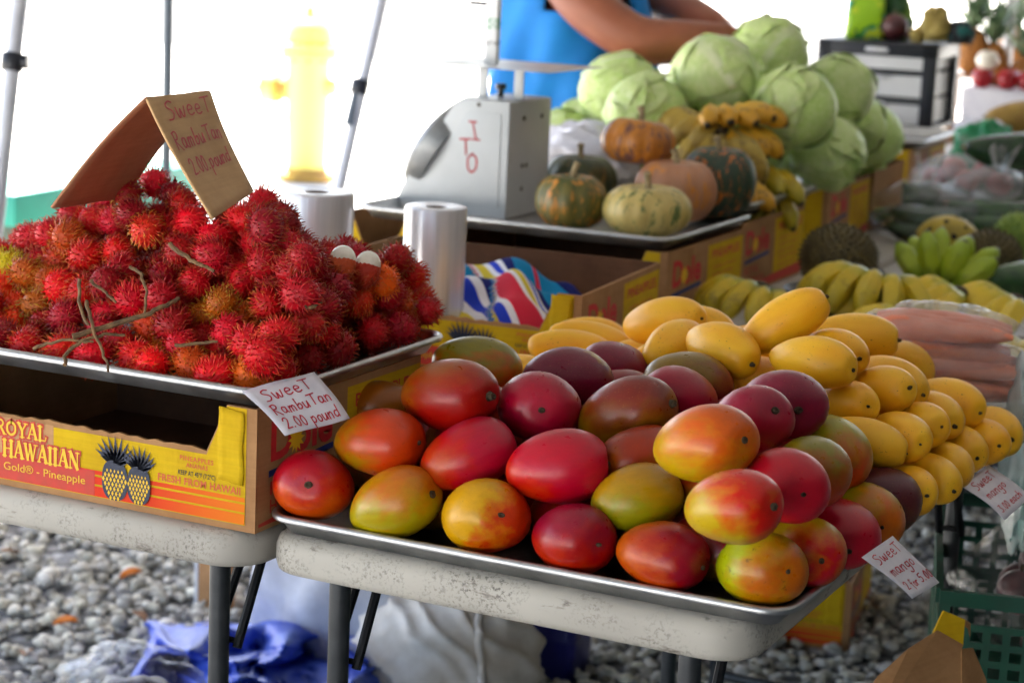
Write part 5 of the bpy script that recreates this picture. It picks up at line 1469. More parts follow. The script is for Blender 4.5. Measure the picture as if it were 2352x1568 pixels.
def cabbage(seed):
    rr = random.Random(seed)
    o = MB().ell((0, 0, 0), (1, 1, .93), 28, 20, fn=lambda d: 1+.02*math.sin(4*d.x+seed)+.02*math.sin(5*d.y)).build('cabbage', M['cabbage'], weld=True, angle=180)
    at = o.data.attributes.new('vein', 'FLOAT', 'POINT')
    for k in range(8):
        d = Vector((rr.gauss(0, 1), rr.gauss(0, 1), rr.gauss(.1, .7)))
        vs, fs, ve = leafpatch(rr, d, rr.uniform(.95, 1.35), 1.02+.008*k)
        l = MB().add([(x, y, z*.94) for x, y, z in vs], fs).build('leaf', M['cabbage'], o, angle=180, solid=.012)
        at = l.data.attributes.new('vein', 'FLOAT', 'POINT'); at.data.foreach_set('value', ve)
    return o
CB = [cabbage(s) for s in (3, 8, 14)]
CP = [(-.632,2.445,1.092,.093,'pale cabbage high at the left end of the cabbage pile'), (-.429,2.145,1.068,.097,'white-ribbed cabbage behind the topmost pumpkin'), (-.343,2.295,1.146,.099,'big cabbage with torn leaf beside the topmost cabbage'),
 (-.305,2.535,1.194,.09,'cabbage on the very top of the pile'), (-.153,2.305,1.097,.099,'cabbage right behind the top ripe bananas'), (-.178,2.662,1.11,.09,'cabbage in front of the top drawer'),
 (-.143,2.513,.984,.088,'cabbage resting on the pan rim below the drawers'), (-.19,3.007,.984,.088,'cabbage at the far end of the pan next to the drawers'), (-.74,2.385,.972,.075,'small pale cabbage behind the white plastic bag'),
 (-.797,2.637,.99,.07,'small cabbage mostly hidden behind the small pale one'), (-.283,2.383,1.002,.085,None), (-.436,2.454,.986,.09,None), (-.283,2.718,.986,.09,None), (-.391,2.605,1.06,.09,None), (-.189,2.849,1.019,.08,'cabbage between the pan rim cabbage and the far one'), (-.47, 2.19, .975, .078, None)]
used = set()
for i, (x, y, z, r, lab) in enumerate(CP):
    p = CB[i % 3]; o = p if i < 3 else copytree(p)
    o.location = (x, y, z); o.scale = (r*.92,)*3; o.rotation_euler = (random.uniform(-.6, .6), random.uniform(-.6, .6), random.uniform(0, 6.28))
    tag(o, lab or 'green cabbage covered by the cabbages piled round it', 'cabbage', 'cabbages in the pile' if lab else 'covered cabbages')

# ---------------------------------------------------------------- pumpkins
def m_pump(name, c1, c2, c3, s1=7, th=.5, seed=0):
    m, t, b = base(name, .42, 0, .45)
    v = nd(t, 'ShaderNodeMapping', {'Vector': ocoord(t), 'Location': (seed*1.7, seed*.3, seed), 'Scale': (1.5, 1.5, .4)}).outputs[0]
    c = ramp(t, noise(t, v, 26, 5, .65), [(.35, c1), (.65, c2)])
    c = mixc(t, ramp(t, noise(t, v, s1*9, 5, .7, .4), [(th, g(0)), (th+.07, g(1))]), c, c3)
    setc(t, b, c); bump(t, b, noise(t, v, 90, 4), .25, .003); return m
def pumpkin(label, x, y, z, r, h, ribs, mat, stemdir=(0, 0, 1), tilt=0):
    nu, nv = 64, 22; vs = []; ph = random.uniform(0, 6)
    for i in range(nv+1):
        th = math.pi*i/nv
        for j in range(nu):
            a = 2*math.pi*j/nu
            k = 1+.075*(abs(math.cos(a*ribs/2+ph))**.6-.6)*math.sin(th)**.7+.02*math.sin(2*a+ph)
            rr_ = math.sin(th)**.8*k
            zz = math.cos(th)*h*(1-.30*math.exp(-(math.sin(th)/.32)**2))
            vs.append((r*rr_*math.cos(a), r*rr_*math.sin(a), zz))
    o = MB().add(vs, [(i*nu+j, (i+1)*nu+j, (i+1)*nu+(j+1) % nu, i*nu+(j+1) % nu) for i in range(nv) for j in range(nu)]).build('pumpkin', mat, weld=True, angle=180)
    o.location = (x, y, z); o.rotation_euler = (tilt, tilt*.5, random.uniform(0, 6))
    hs = .034
    q = MB(); q.tube([(0, 0, h*.62), (0, 0, h*.74), (.003, 0, h*.7+hs*.6), (.008, .003, h*.7+hs)], [.013, .0075, .0058, .0072], 7)
    q.build('stem', M['pstem'], o, angle=50)
    return tag(o, label, 'pumpkin')
M['pstem'] = std('pumpkin_stem', rgb(170, 150, 112), rgb(120, 104, 74), 120, .85, bmp=.5, bscale=200)
og, dg, cr, pk, bl_ = rgb(206, 130, 34), rgb(44, 62, 44), rgb(210, 190, 120), rgb(190, 134, 100), rgb(196, 108, 40)
pumpkin('green and orange mottled pumpkin at the front left of the pumpkins', -.338, 1.565, .9495, .068, .056, 12, m_pump('pumpkin_a', rgb(74, 84, 44), rgb(120, 104, 40), rgb(200, 130, 44), 5, .53, 1))
pumpkin('pale cream pumpkin with green streaks at the front of the pumpkins', -.187, 1.575, .946, .082, .052, 14, m_pump('pumpkin_b', rgb(206, 184, 112), rgb(190, 164, 92), rgb(98, 112, 58), 6, .54, 2.6))
pumpkin('pinkish tan pumpkin behind the pale cream one', -.212, 1.775, .962, .080, .066, 12, m_pump('pumpkin_c', rgb(186, 132, 100), rgb(172, 118, 84), rgb(204, 130, 46), 3, .55, 3))
pumpkin('dark green pumpkin with orange freckles and thick stem', -.170, 1.895, .972, .076, .078, 10, m_pump('pumpkin_d', rgb(38, 54, 44), rgb(52, 70, 50), rgb(204, 112, 36), 6, .545, 4))
pumpkin('dusky green pumpkin behind the mottled front one', -.459, 1.87, .951, .074, .056, 12, m_pump('pumpkin_e', rgb(58, 72, 58), rgb(84, 84, 52), rgb(134, 104, 56), 4, .60, 5))
pumpkin('orange pumpkin with dark flank lying on top of the others', -.313, 1.816, 1.045, .072, .050, 12, m_pump('pumpkin_f', rgb(200, 128, 36), rgb(176, 108, 40), rgb(112, 74, 66), 2.2, .52, 6), tilt=.12)
# white produce bag slumped behind the pumpkins
def slump(name, label, cat, c, rx, ry, rz, mat, seed=0, k=.16, nu=40, nv=26, group=None, flat=True):
    rr = random.Random(seed); ks = [Vector((rr.gauss(0, 1), rr.gauss(0, 1), rr.gauss(0, 1)))*rr.uniform(2, 6.5) for _ in range(7)]; ph = [rr.uniform(0, 6) for _ in range(7)]
    def fn(d):
        s = sum(abs(math.sin(q.dot(d)+p))-.6 for q, p in zip(ks, ph)); return 1+k*s*.42
    mb = MB().ell((0, 0, 0), (rx, ry, rz), nu, nv, fn=fn)
    if flat: mb.v = [(x, y, max(z, -rz*.62)) for x, y, z in mb.v]
    o = mb.build(name, mat, weld=True, angle=60); o.location = c
    return tag(o, label, cat, group)
M['white_bag'] = std('white_bag_film', rgb(226, 224, 232), rgb(206, 204, 214), 12, .35, bmp=.4, bscale=30, bdist=.006)
slump('plastic_bag', 'crumpled white plastic bag between scale and topmost pumpkin', 'bag', (-.545, 2.09, .965), .115, .07, .085, M['white_bag'], 4, .3)

# ---------------------------------------------------------------- bananas
def m_ban(name, c1, c2, c3, spots=.0):
    m, t, b = base(name, .40, 0, .45)
    a = nd(t, 'ShaderNodeAttribute', attribute_name='su').outputs['Fac']; v = ocoord(t)
    c = ramp(t, math_(t, 'ADD', a, math_(t, 'MULTIPLY', math_(t, 'SUBTRACT', noise(t, v, 16, 3), .5), .5)), [(.05, c1), (.45, c2), (.95, c3)])
    if spots: c = mixc(t, math_(t, 'MULTIPLY', ramp(t, noise(t, v, 40, 4, .7), [(.56, g(0)), (.66, g(1))]), spots), c, rgb(70, 50, 36))
    c = mixc(t, ramp(t, a, [(.93, g(0)), (.97, g(1))]), c, rgb(40, 32, 26))
    setc(t, b, c); return m
M['ban_green'] = m_ban('banana_green', rgb(110, 140, 28), rgb(168, 182, 34), rgb(146, 168, 40), .2)
M['ban_yel'] = m_ban('banana_yellow', rgb(156, 166, 44), rgb(224, 190, 46), rgb(226, 194, 60), .25)
M['ban_ripe'] = m_ban('banana_ripe', rgb(214, 172, 54), rgb(222, 174, 46), rgb(210, 152, 40), .6)
M['ban_dull'] = m_ban('banana_dull', rgb(170, 150, 84), rgb(190, 160, 64), rgb(170, 144, 74), .55)
M['ban_mix'] = m_ban('banana_half_ripe', rgb(122, 142, 34), rgb(206, 174, 36), rgb(176, 160, 40), .35)
def banana_mesh(mat, L, r, bend, seed):
    rr = random.Random(seed); n, m_ = 15, 10; vs = []; su = []
    for i in range(n):
        s = i/(n-1); a = bend*s
        x = L*(math.sin(a)/bend); z = -L*((1-math.cos(a))/bend)
        T = Vector((math.cos(a), 0, -math.sin(a))); N = Vector((math.sin(a), 0, math.cos(a)))
        e = min(1, .34+2.6*max(0, s-.06)) if s < .5 else min(1, .20+2.5*max(0, 1-s)**.85)
        if s > .96: e = .18
        for j in range(m_):
            q = 2*math.pi*j/m_; k = 1+.07*math.cos(5*q)
            p = Vector((x, 0, z))+(N*math.cos(q)+Vector((0, 1, 0))*math.sin(q))*r*e*k
            vs.append(p); su.append(s)
    mb = MB().add(vs, [(i*m_+j, i*m_+(j+1) % m_, (i+1)*m_+(j+1) % m_, (i+1)*m_+j) for i in range(n-1) for j in range(m_)]+[tuple(range(m_))[::-1], tuple(range((n-1)*m_, n*m_))])
    o = mb.build('banana', mat, angle=60); me = o.data; bpy.data.objects.remove(o)
    at = me.attributes.new('su', 'FLOAT', 'POINT'); at.data.foreach_set('value', su); return me
_bm = {}
def hand(label, crown, d, upv, n, L=.125, r=.0165, spread=1.3, bend=1.0, mat='ban_yel', rows=1, group=None):
    r *= 1.2; key = (mat, round(L, 3), round(r, 4), bend)
    if key not in _bm: _bm[key] = [banana_mesh(M[mat], L, r, bend, 0), banana_mesh(M[mat], L*.93, r*1.03, bend*.85, 1)]
    d = Vector(d).normalized(); U = Vector(upv); U = (U-d*U.dot(d)).normalized(); Sd_ = U.cross(d)
    T = thing('banana_hand', label, 'bananas', crown, 0, group)
    MB().ell((0, 0, 0), (.020, .020, .014), 12, 8).build('crown', M['stem'], T)
    for rw in range(rows):
        for i in range(n):
            a = (i/(n-1)-.5)*spread if n > 1 else 0; a += random.uniform(-.05, .05)
            X = (d*math.cos(a)+Sd_*math.sin(a)); Zv = U; Yv = Zv.cross(X)
            lift = random.uniform(-.10, .10)-.42*rw
            X, Zv = (X*math.cos(lift)+Zv*math.sin(lift)), (Zv*math.cos(lift)-X*math.sin(lift))
            o = bpy.data.objects.new('banana', _bm[key][i % 2]); COL.objects.link(o); o.parent = T
            off = Sd_*((i-(n-1)/2)*r*.75)-U*(rw*r*1.5)
            M4 = Matrix(((X.x, Yv.x, Zv.x, off.x), (X.y, Yv.y, Zv.y, off.y), (X.z, Yv.z, Zv.z, off.z), (0, 0, 0, 1)))
            o.matrix_basis = M4
    return T
# ripe bananas on the upper pans
hand('ripe orange banana hand with blunt tips on top of the dull bananas', (-.245, 2.13, 1.085), (.75, -.45, .25), (0, 0, 1), 5, .105, .019, 1.7, .8, 'ban_ripe', 2)
hand('dull brownish banana hand hanging down under the orange one', (-.235, 2.06, 1.055), (.35, -.55, -.55), (.3, -.4, .9), 5, .125, .019, 1.2, .9, 'ban_dull', 2)
hand('speckled banana hand curling over the dark green pumpkin', (-.275, 2.10, 1.07), (-.5, -.7, .1), (0, -.2, 1), 4, .12, .018, 1.2, 1.1, 'ban_dull')
hand('bananas arching behind the orange topmost pumpkin', (-.30, 2.12, 1.055), (-.95, -.1, .1), (0, -.3, 1), 4, .135, .018, .7, 1.1, 'ban_mix')
hand('yellow banana hand low on the pan rim under the cabbages', (-.20, 2.20, .965), (.4, -.9, -.1), (0, 0, 1), 5, .12, .018, 1.3, .8, 'ban_mix', 2)
hand('ripe banana hand low on the rim below the dull one', (-.215, 2.03, .955), (.5, -.8, -.15), (0, 0, 1), 5, .11, .018, 1.5, .8, 'ban_ripe')
hand('ripe bananas lying behind the scale', (-.50, 2.02, .935), (-.35, -.9, -.05), (0, 0, 1), 5, .125, .018, 1.5, .9, 'ban_ripe')
# bananas on the right hand table
Zt = ZT
def onT(x, y, z=.0): p = atZ(x, y, Zt+z); return p
c = onT(1745, 662, .085); hand('banana hand standing on the table behind the topmost golden mango', c, (-.2, -.6, .15), (0, -.2, 1), 5, .125, .0165, 2.2, 1.7, 'ban_mix')
c = onT(2010, 632, .10); hand('large yellow and green banana hand with drooping fingers', c, (-.1, -.6, .15), (0, -.2, 1), 6, .145, .018, 2.5, 1.7, 'ban_mix', 2)
c = onT(2155, 655, .03); hand('green banana hand with its fingers pointing up', c, (.05, -.2, .9), (0, -1, .2), 4, .115, .0185, 1.7, .5, 'ban_green', 2)
c = onT(2200, 672, .07); hand('yellow banana hand lying flat in front of the green one', c, (-.75, -.5, .2), (0, -.1, 1), 5, .125, .018, 1.5, 1.3, 'ban_yel')
c = onT(2330, 690, .06); hand('yellow banana hand with a black bruised end', c, (-.6, -.6, .2), (0, -.1, 1), 5, .125, .018, 1.6, 1.4, 'ban_yel')
c = onT(2090, 735, .05); hand('short yellow bananas beside the bagged carrots', c, (-.9, -.4, 0), (0, 0, 1), 3, .12, .019, .8, .7, 'ban_yel')
c = onT(2345, 790, .05); hand('yellow bananas half hidden behind the bagged carrots', c, (-.5, -.8, 0), (0, 0, 1), 4, .12, .019, 1.2, .7, 'ban_yel')

# ---------------------------------------------------------------- spiky and spotted fruit
M['durian'] = std('durian_skin', rgb(96, 82, 42), rgb(64, 54, 28), 60, .7)
M['spot'] = std('spotted_fruit_skin', rgb(186, 158, 40), rgb(150, 128, 36), 24, .5)
M['pit'] = std('dark_pit', rgb(30, 24, 18), rgb(18, 14, 10), 60, .8)
def spiky(label, c, r, n, hs, mat, stem=True):
    q = MB().ell((0, 0, 0), r, 24, 16); o = q.build('spiky_fruit', mat, angle=180, weld=True); o.location = c
    h = MB()
    for i in range(n):
        z = 1-2*(i+.5)/n; a = i*2.39996; s = math.sqrt(1-z*z); d = Vector((s*math.cos(a), s*math.sin(a), z))
        p = Vector((d.x*r[0], d.y*r[1], d.z*r[2])); U = d.orthogonal().normalized(); V = d.cross(U); w = hs*.5
        h.add([p*.97+U*w, p*.97+V*w, p*.97-U*w, p*.97-V*w, p+d*hs+Vector((random.gauss(0, .001), random.gauss(0, .001), 0))], [(0, 1, 4), (1, 2, 4), (2, 3, 4), (3, 0, 4)])
    e = h.build('spines', mat, o, smooth=False); e['kind'] = 'stuff'
    return tag(o, label, 'spiky fruit')
c = onT(1925, 615, .07); spiky('brown spiky durian-like fruit on the dark dish', (c.x, c.y, Zt+.088), (.076, .072, .068), 420, .009, M['durian'])
dsh = MB().rings([[Vector((r*math.cos(a), r*math.sin(a), z)) for a in [2*math.pi*i/32 for i in range(32)]] for r, z in ((.07, .002), (.09, .006), (.105, .024), (.108, .025), (.094, .002), (.06, 0))]).build('dish', M['black_plastic']); dsh.location = (c.x, c.y, Zt)
tag(dsh, 'dark round dish under the spiky brown fruit', 'dish')
def spotted(label, c, r):
    o = MB().ell((0, 0, 0), r, 24, 16).build('spotted_fruit', M['spot'], angle=180, weld=True); o.location = c
    for i in range(34):
        z = 1-2*(i+.5)/34; a = i*2.39996; s = math.sqrt(1-z*z); d = Vector((s*math.cos(a), s*math.sin(a), z)); p = Vector((d.x*r[0], d.y*r[1], d.z*r[2]))
        R = Vector((0, 0, 1)).rotation_difference(d).to_matrix(); k = random.uniform(.7, 1.2)
        MB().lathe([(.0062*k, -.002), (.0062*k, .0006), (.003*k, .0012)], 7, p, R).build('pit', M['pit'], o, smooth=False)
    return tag(o, label, 'spotted fruit')
c = onT(2175, 560, .06); spotted('yellow fruit dotted with black pits behind the green bananas', (c.x, c.y, Zt+.062), (.074, .07, .062))
c = onT(2275, 600, .06); spiky('dark spiky fruit beside the dotted yellow one', (c.x, c.y, Zt+.066), (.066, .064, .06), 300, .009, M['durian'])
c = onT(2335, 560, .07); spiky('knobbly green fruit at the end of the table', (c.x, c.y, Zt+.072), (.058, .058, .068), 160, .008, std('green_knobbly', rgb(128, 150, 44), rgb(96, 124, 40), 40, .6))

# ---------------------------------------------------------------- squashes, bags of vegetables
M['squash'] = std('dark_green_squash', rgb(24, 50, 28), rgb(40, 70, 36), 26, .22)
M['squash2'] = std('mid_green_squash', rgb(58, 96, 42), rgb(36, 68, 34), 20, .25)
def squash(label, c, d, L, r, mat, cat='squash'):
    d = Vector(d).normalized(); P = [Vector(c)+d*L*(s-.5)+Vector((0, 0, -.02*math.sin(math.pi*s))) for s in [i/12 for i in range(13)]]
    R = [max(.004, r*math.sin(math.pi*min(.98, max(.02, s)))**.45*(1+.10*s)) for s in [i/12 for i in range(13)]]
    o = MB().tube(P, R, 16).build('squash', mat, angle=70); tag(o, label, cat)
    MB().tube([P[0]-d*.012, P[0]+d*.006], [.004, .007], 7).build('stem', M['pstem'], o); return o
for lab, x, y, z, d, L, r, m in (('dark green squash with bright gloss at the far right', 2345, 335, .20, (.8, .5, .05), .30, .052, 'squash'), ('long green squash under the glossy dark one', 2270, 385, .10, (.9, .4, .1), .30, .046, 'squash2'),
   ('pale green squash lying at the right frame of the far table', 2330, 410, .06, (.6, .8, 0), .28, .05, 'squash2'), ('dark green cucumber below the carton of the drawers', 2110, 455, .03, (.95, .3, 0), .28, .04, 'squash'), ('small green squash next to the last carton', 2065, 500, .03, (.5, .8, 0), .18, .035, 'squash2'),
   ('grey-green squash right of the spotted fruit', 2340, 500, .05, (.7, .6, 0), .24, .05, 'squash2'), ('green squash with pale end beyond the knobbly fruit', 2350, 640, .045, (.5, .85, 0), .2, .045, 'squash2')):
    c = onT(x, y, z); squash(lab, (c.x, c.y, Zt+max(z, r+.01) if z < .1 else Zt+z), d, L, r, M[m])
def bagof(label, c, r, items, film, seed, fruit):
    """clear bag round some produce: the bag is a thing, each piece inside another"""
    o = slump('plastic_bag', label, 'bag', c, r[0], r[1], r[2], M[film], seed, .12)
    q = MB(); k = random.Random(seed)
    top = Vector((0, 0, r[2]*.9))
    for i in range(9):
        a = 6.28*i/9; e = Vector((math.cos(a)*.035, math.sin(a)*.03, .05+.02*k.random()))
        q.add([top+Vector((math.cos(a-.3)*.012, math.sin(a-.3)*.012, 0)), top+e, top+e*1.1+Vector((.012*k.random(), .01, .01)), top+Vector((math.cos(a+.3)*.012, math.sin(a+.3)*.012, 0))], [(0, 1, 2, 3)])
    if fruit != 'carrot': q.build('knot', M['milky'], o)
    return o
c = onT(2120, 500, .06); bagof('clear bag of dark green vegetables behind the spotted fruit', (c.x, c.y, Zt+.065), (.13, .10, .085), None, 'clear', 5, 'g')
for i in range(4): squash('dark green cucumber inside the clear bag behind the spotted fruit', (c.x+random.uniform(-.03, .03), c.y+(i-1.5)*.035, Zt+.045+.03*(i % 2)), (1, .2, 0), .17, .024, M['squash'], 'cucumber')['group'] = 'cucumbers in the clear bag'
c = onT(2290, 490, .06); bagof('clear bag of green vegetables at the right end', (c.x, c.y, Zt+.075), (.15, .11, .095), None, 'clear', 6, 'g')
for i in range(4): squash('green cucumber inside the clear bag at the right end', (c.x+random.uniform(-.03, .03), c.y+(i-1.5)*.04, Zt+.05+.03*(i % 2)), (.9, .4, 0), .18, .027, M['squash2'], 'cucumber')['group'] = 'cucumbers in the right clear bag'
M['tomato'] = std('red_pepper', rgb(196, 36, 44), rgb(170, 26, 34), 16, .3)
c = onT(2220, 435, .06); bagof('white tied bag with red fruit showing through', (c.x, c.y, Zt+.085), (.15, .09, .07), None, 'milky', 7, 'r')
for i in range(5):
    o = MB().ell((0, 0, 0), (.036, .036, .033), 16, 12, fn=lambda d: 1-.10*math.exp(-((d.z-1)/.12)**2)).build('tomato', M['tomato'], angle=180, weld=True)
    o.location = (c.x-.09+.045*i, c.y+.02*(i % 2), Zt+.085+.028*(i % 2)); tag(o, 'red tomato inside the tied white bag', 'tomato', 'red tomatoes in the bag')
    MB().lathe([(.009, 0), (.004, .004), (.002, .009)], 7, (0, 0, .028)).build('stem', M['squash2'], o)
# carrots in clear bags
M['carrot'] = std('carrot_skin', rgb(238, 146, 112), rgb(228, 124, 86), 30, .5, bmp=.3, bscale=60)
def carrots(c, d, n, lab, grp, seed):
    rr = random.Random(seed); d = Vector(d).normalized(); s = Vector((-d.y, d.x, 0))
    for i in range(n):
        off = s*((i % 3-1)*.038)+Vector((0, 0, (i//3)*.034)); P = [c+off+d*(.20*t-.10)+Vector((0, 0, .003*rr.random())) for t in [k/8 for k in range(9)]]
        o = MB().tube(P, [.008, .0175, .0185, .018, .017, .016, .0145, .012, .004], 12).build('carrot', M['carrot'], angle=70); tag(o, lab, 'carrot', grp)
        MB().tube([P[0]-d*.008, P[0]+d*.004], [.004, .006], 7).build('top', M['squash2'], o)
for k, (x, y, z, lab, r) in enumerate(((2165, 780, .105, 'upper clear bag of carrots', (.125, .08, .055)), (2190, 862, .045, 'lower clear bag of carrots', (.145, .085, .055)), (2235, 935, .02, 'small clear bag end in front of the carrots', (.07, .05, .03)))):
    c = atZ(x, y, ZT+z+.02); c.y = min(c.y, 1.9)
    yy = 1.02 if k < 2 else .985
    c = atY(x, y, yy+.04*k*0)
    cc = Vector((c.x, c.y, c.z))
    o = bagof(lab, cc, r, None, 'shiny', 20+k, 'carrot'); o.rotation_euler = (0, 0, rad(14))
    if k < 2: carrots(cc-Vector((0, 0, .016)), (1, .25, 0), 6, 'carrot inside the %s bag' % ('upper', 'lower')[k], 'carrots in the %s bag' % ('upper', 'lower')[k], k)
slump('plastic_bag', 'teal plastic sheet hanging at the end of the golden mangoes', 'plastic sheet', tuple(atD(2350, 1040, 3.05)), .03, .05, .14, M['teal_film'], 31, .25, flat=False)
# ---------------------------------------------------------------- drawer tower and the things on it
fr = atZ(2128, 306, ZB+.003); DW, DD, DH = .37, .36, .262
dt = thing('drawer_tower', 'black plastic tower with three clear drawers on a sheet pan', 'drawers', (fr.x-DW/2*math.cos(rad(4)), fr.y+DD/2, ZB+.003), rad(4))
b_ = M['black_plastic']; tk = .016
q = MB(); q.box((0, 0, tk/2), (DW, DD, tk)); q.box((0, 0, DH-tk*1.3), (DW, DD, tk*2.6))
for sx in (-1, 1):
    q.box((sx*(DW/2-.0225), -DD/2+.012, DH/2), (.045, .024, DH-.002)); q.box((sx*(DW/2-.010), DD/2-.022, DH/2), (.020, .044, DH-.002))
for k in (1, 2): q.box((0, -DD/2+.010, DH*k/3-.004), (DW-.058, .016, .010))
q.box((0, DD/2-.006, DH/2), (DW-.045, .006, DH-.004)); q.build('frame', b_, dt, bevel=.003)
M['drawer'] = m_clear('drawer_plastic', (.9, .92, .95, 1), .88, .06)
ink = [rgb(206, 60, 120), rgb(150, 150, 190), rgb(180, 184, 200)]
for k in range(3):
    z0 = .020+k*DH/3*.93; hh = DH/3*.80
    d = MB(); d.box((0, -DD/2+.006, z0+hh/2), (DW-.064, .003, hh)); d.box((0, 0, z0+.002), (DW-.05, DD-.03, .003))
    for sx in (-1, 1): d.box((sx*(DW/2-.026), .004, z0+hh/2), (.003, DD-.03, hh))
    dr = d.build('drawer', M['drawer'], dt, smooth=False)
    MB().box((0, -DD/2-.004, z0+hh*.82), (.07, .012, .012)).build('handle', M['white_plastic'], dr, bevel=.002)
    MB().box((.05 if k == 2 else -.02, -.02, z0+hh*.28), (.16, .14, hh*.35)).build('contents', std('drawer_contents', ink[2-k], None, 12, .7), dr, bevel=.004)
ztop = ZB+.003+DH+.0006
def top(x, y): p = atY(x, y, dt.location.y-.06); return Vector((p.x, p.y, ztop))   # a spot on the tower's top
c = top(1985, 82); M['greenbag'] = None
def m_gbag():
    m, t, b = base('green_packet_print', .35)
    n = noise(t, ocoord(t), 14, 2); n2 = noise(t, ocoord(t), 22, 2, .5)
    c = ramp(t, n, [(.40, rgb(150, 196, 24)), (.52, rgb(20, 120, 60)), (.60, rgb(40, 170, 170)), (.66, rgb(160, 200, 30))], 'CONSTANT')
    setc(t, b, mixc(t, ramp(t, n2, [(.55, g(0)), (.6, g(1))]), c, rgb(190, 206, 40))); return m
gp = MB().rings([[Vector((x*s, y*s2, z)) for x, y in rrect(.12, .07, .02, 4)] for z, s, s2 in ((0, .95, .9), (.01, 1, 1), (.08, .98, 1.0), (.12, .95, .7), (.15, .98, .15))]).build('snack_packet', m_gbag(), angle=60)
gp.location = (c.x-.01, c.y+.03, ztop); gp.rotation_euler = (0, 0, .3); tag(gp, 'bright green printed packet on the left of the drawer tower', 'packet')
M['plum'] = std('purple_brown_skin', rgb(92, 44, 44), rgb(70, 34, 38), 20, .4)
def roundfruit(name, label, x, y, r, mat, cat, sq=(1, 1, 1.05)):
    c = top(x, y); o = MB().ell((0, 0, 0), (r*sq[0], r*sq[1], r*sq[2]), 18, 14, fn=lambda d: 1+.05*math.sin(2.5*d.z+1)).build(name, mat, angle=180, weld=True)
    o.location = (c.x, c.y+.02, ztop+r*sq[2]*.97); tag(o, label, cat)
    MB().lathe([(.005, 0), (.004, .008), (.005, .012)], 7, (0, 0, r*sq[2]*.98)).build('stem', M['stem'], o); return o
roundfruit('round_fruit', 'large purple-brown round fruit on the drawer tower', 2050, 84, .040, M['plum'], 'fruit')
roundfruit('round_fruit', 'small dark round fruit behind the purple-brown one', 2092, 62, .018, M['plum'], 'fruit')
M['ginger'] = std('pale_root_skin', rgb(186, 164, 86), rgb(150, 128, 64), 40, .65, bmp=.5, bscale=60)
c = top(2140, 82); o = slump('root_piece', 'knobbly pale yellow root on the drawer tower', 'root', (c.x, c.y+.03, ztop+.046), .046, .045, .068, M['ginger'], 9, .28)
c = top(2105, 84); o = slump('root_piece', 'small pale root leaning on the knobbly one', 'root', (c.x, c.y+.01, ztop+.018), .022, .022, .028, M['ginger'], 12, .25)
c = top(2200, 78); o = slump('dark_bundle', 'dark bundle with a teal patch at the right end of the tower', 'bundle', (c.x-.005, c.y+.05, ztop+.028), .042, .045, .044, std('dark_teal_cloth', rgb(40, 44, 48), rgb(26, 110, 104), 16, .7, contrast=(.55, .62)), 13, .2)
# dark green plant bag behind
c = top(2035, 60); slump('leaf_bundle', 'dark green leafy bundle behind the green packet', 'leaves', (c.x, c.y+.09, ztop+.05), .06, .04, .085, std('leaf_green', rgb(20, 66, 26), rgb(120, 160, 30), 18, .5, contrast=(.5, .66)), 15, .25)

# ---------------------------------------------------------------- far right: pineapples, boxes
M['pine'] = std('pineapple_skin', rgb(190, 124, 52), rgb(140, 88, 40), 60, .7, bmp=.6, bscale=90); M['pineleaf'] = std('pineapple_leaf', rgb(110, 136, 96), rgb(70, 100, 62), 20, .5)
def pineapple3d(label, c, r=.062, h=.085):
    o = MB().ell((0, 0, 0), (r, r, h), 22, 16, fn=lambda d: 1+.03*math.sin(14*math.atan2(d.y, d.x)+9*d.z)*math.sin(14*math.atan2(d.y, d.x)-9*d.z)).build('pineapple', M['pine'], angle=180, weld=True); o.location = c; tag(o, label, 'pineapple')
    for i in range(26):
        a = i*2.4; t = i/26; L = .10+.10*(1-abs(t-.5)); out = 1.1-.95*t
        d = Vector((math.cos(a)*out, math.sin(a)*out, 1)).normalized(); s = Vector((-math.sin(a), math.cos(a), 0)); b0 = Vector((0, 0, h*.92+.02*t))
        P = [b0+d*L*k+Vector((math.cos(a), math.sin(a), -.3))*(.05*k*k*(1-t)) for k in (0, .35, .7, 1)]
        w = [.011, .012, .008, .0006]; vs = []
        for p, ww in zip(P, w): vs += [p-s*ww, p+s*ww]
        MB().add(vs, [(2*k, 2*k+1, 2*k+3, 2*k+2) for k in range(3)]).build('crown_leaf', M['pineleaf'], o, solid=.0016)
wb = atZ(2270, 292, .83)
bx = thing('white_box', 'white cardboard box holding red apples beyond the drawers', 'box', (wb.x+.02, wb.y+.12, ZT), rad(2))
MB().box((0, 0, .11), (.26, .22, .22)).build('body', M['paper'], bx, bevel=.003)
q = MB(); q.sheet([(0, 0), (.05, 0), (.05, .03), (0, .03)], lambda u, v, o: Vector((.03+u, -.11-o, .12+v)), .001); q.build('grey_print', std('grey_print', rgb(130, 134, 146), rgb(110, 112, 126), 60, .7), bx, smooth=False)
M['apple'] = std('apple_skin', rgb(176, 24, 30), rgb(140, 16, 28), 14, .3)
for i, (dx, dy, dz, m, lab) in enumerate(((-.07, -.06, 0, 'apple', 'red apple at the corner of the white box'), (.02, -.06, 0, 'apple', 'red apple in the middle of the white box'), (.09, -.05, 0, 'apple', 'dark red apple by the white post'), (-.06, -.05, .062, 'flesh', 'cream coloured fruit on top of the red apples'), (.0, .05, .0, 'apple', 'red apple at the back of the white box'))):
    o = MB().ell((0, 0, 0), (.04, .04, .037), 18, 12, fn=lambda d: 1-.12*math.exp(-((d.z-1)/.1)**2)).build('apple', M[m], angle=180, weld=True)
    o.location = (bx.location.x+dx, bx.location.y+dy, ZT+.2205+.036+dz); tag(o, lab, 'apple'); MB().tube([(0, 0, .030), (.003, 0, .046)], .0022, 6).build('stem', M['stem'], o)
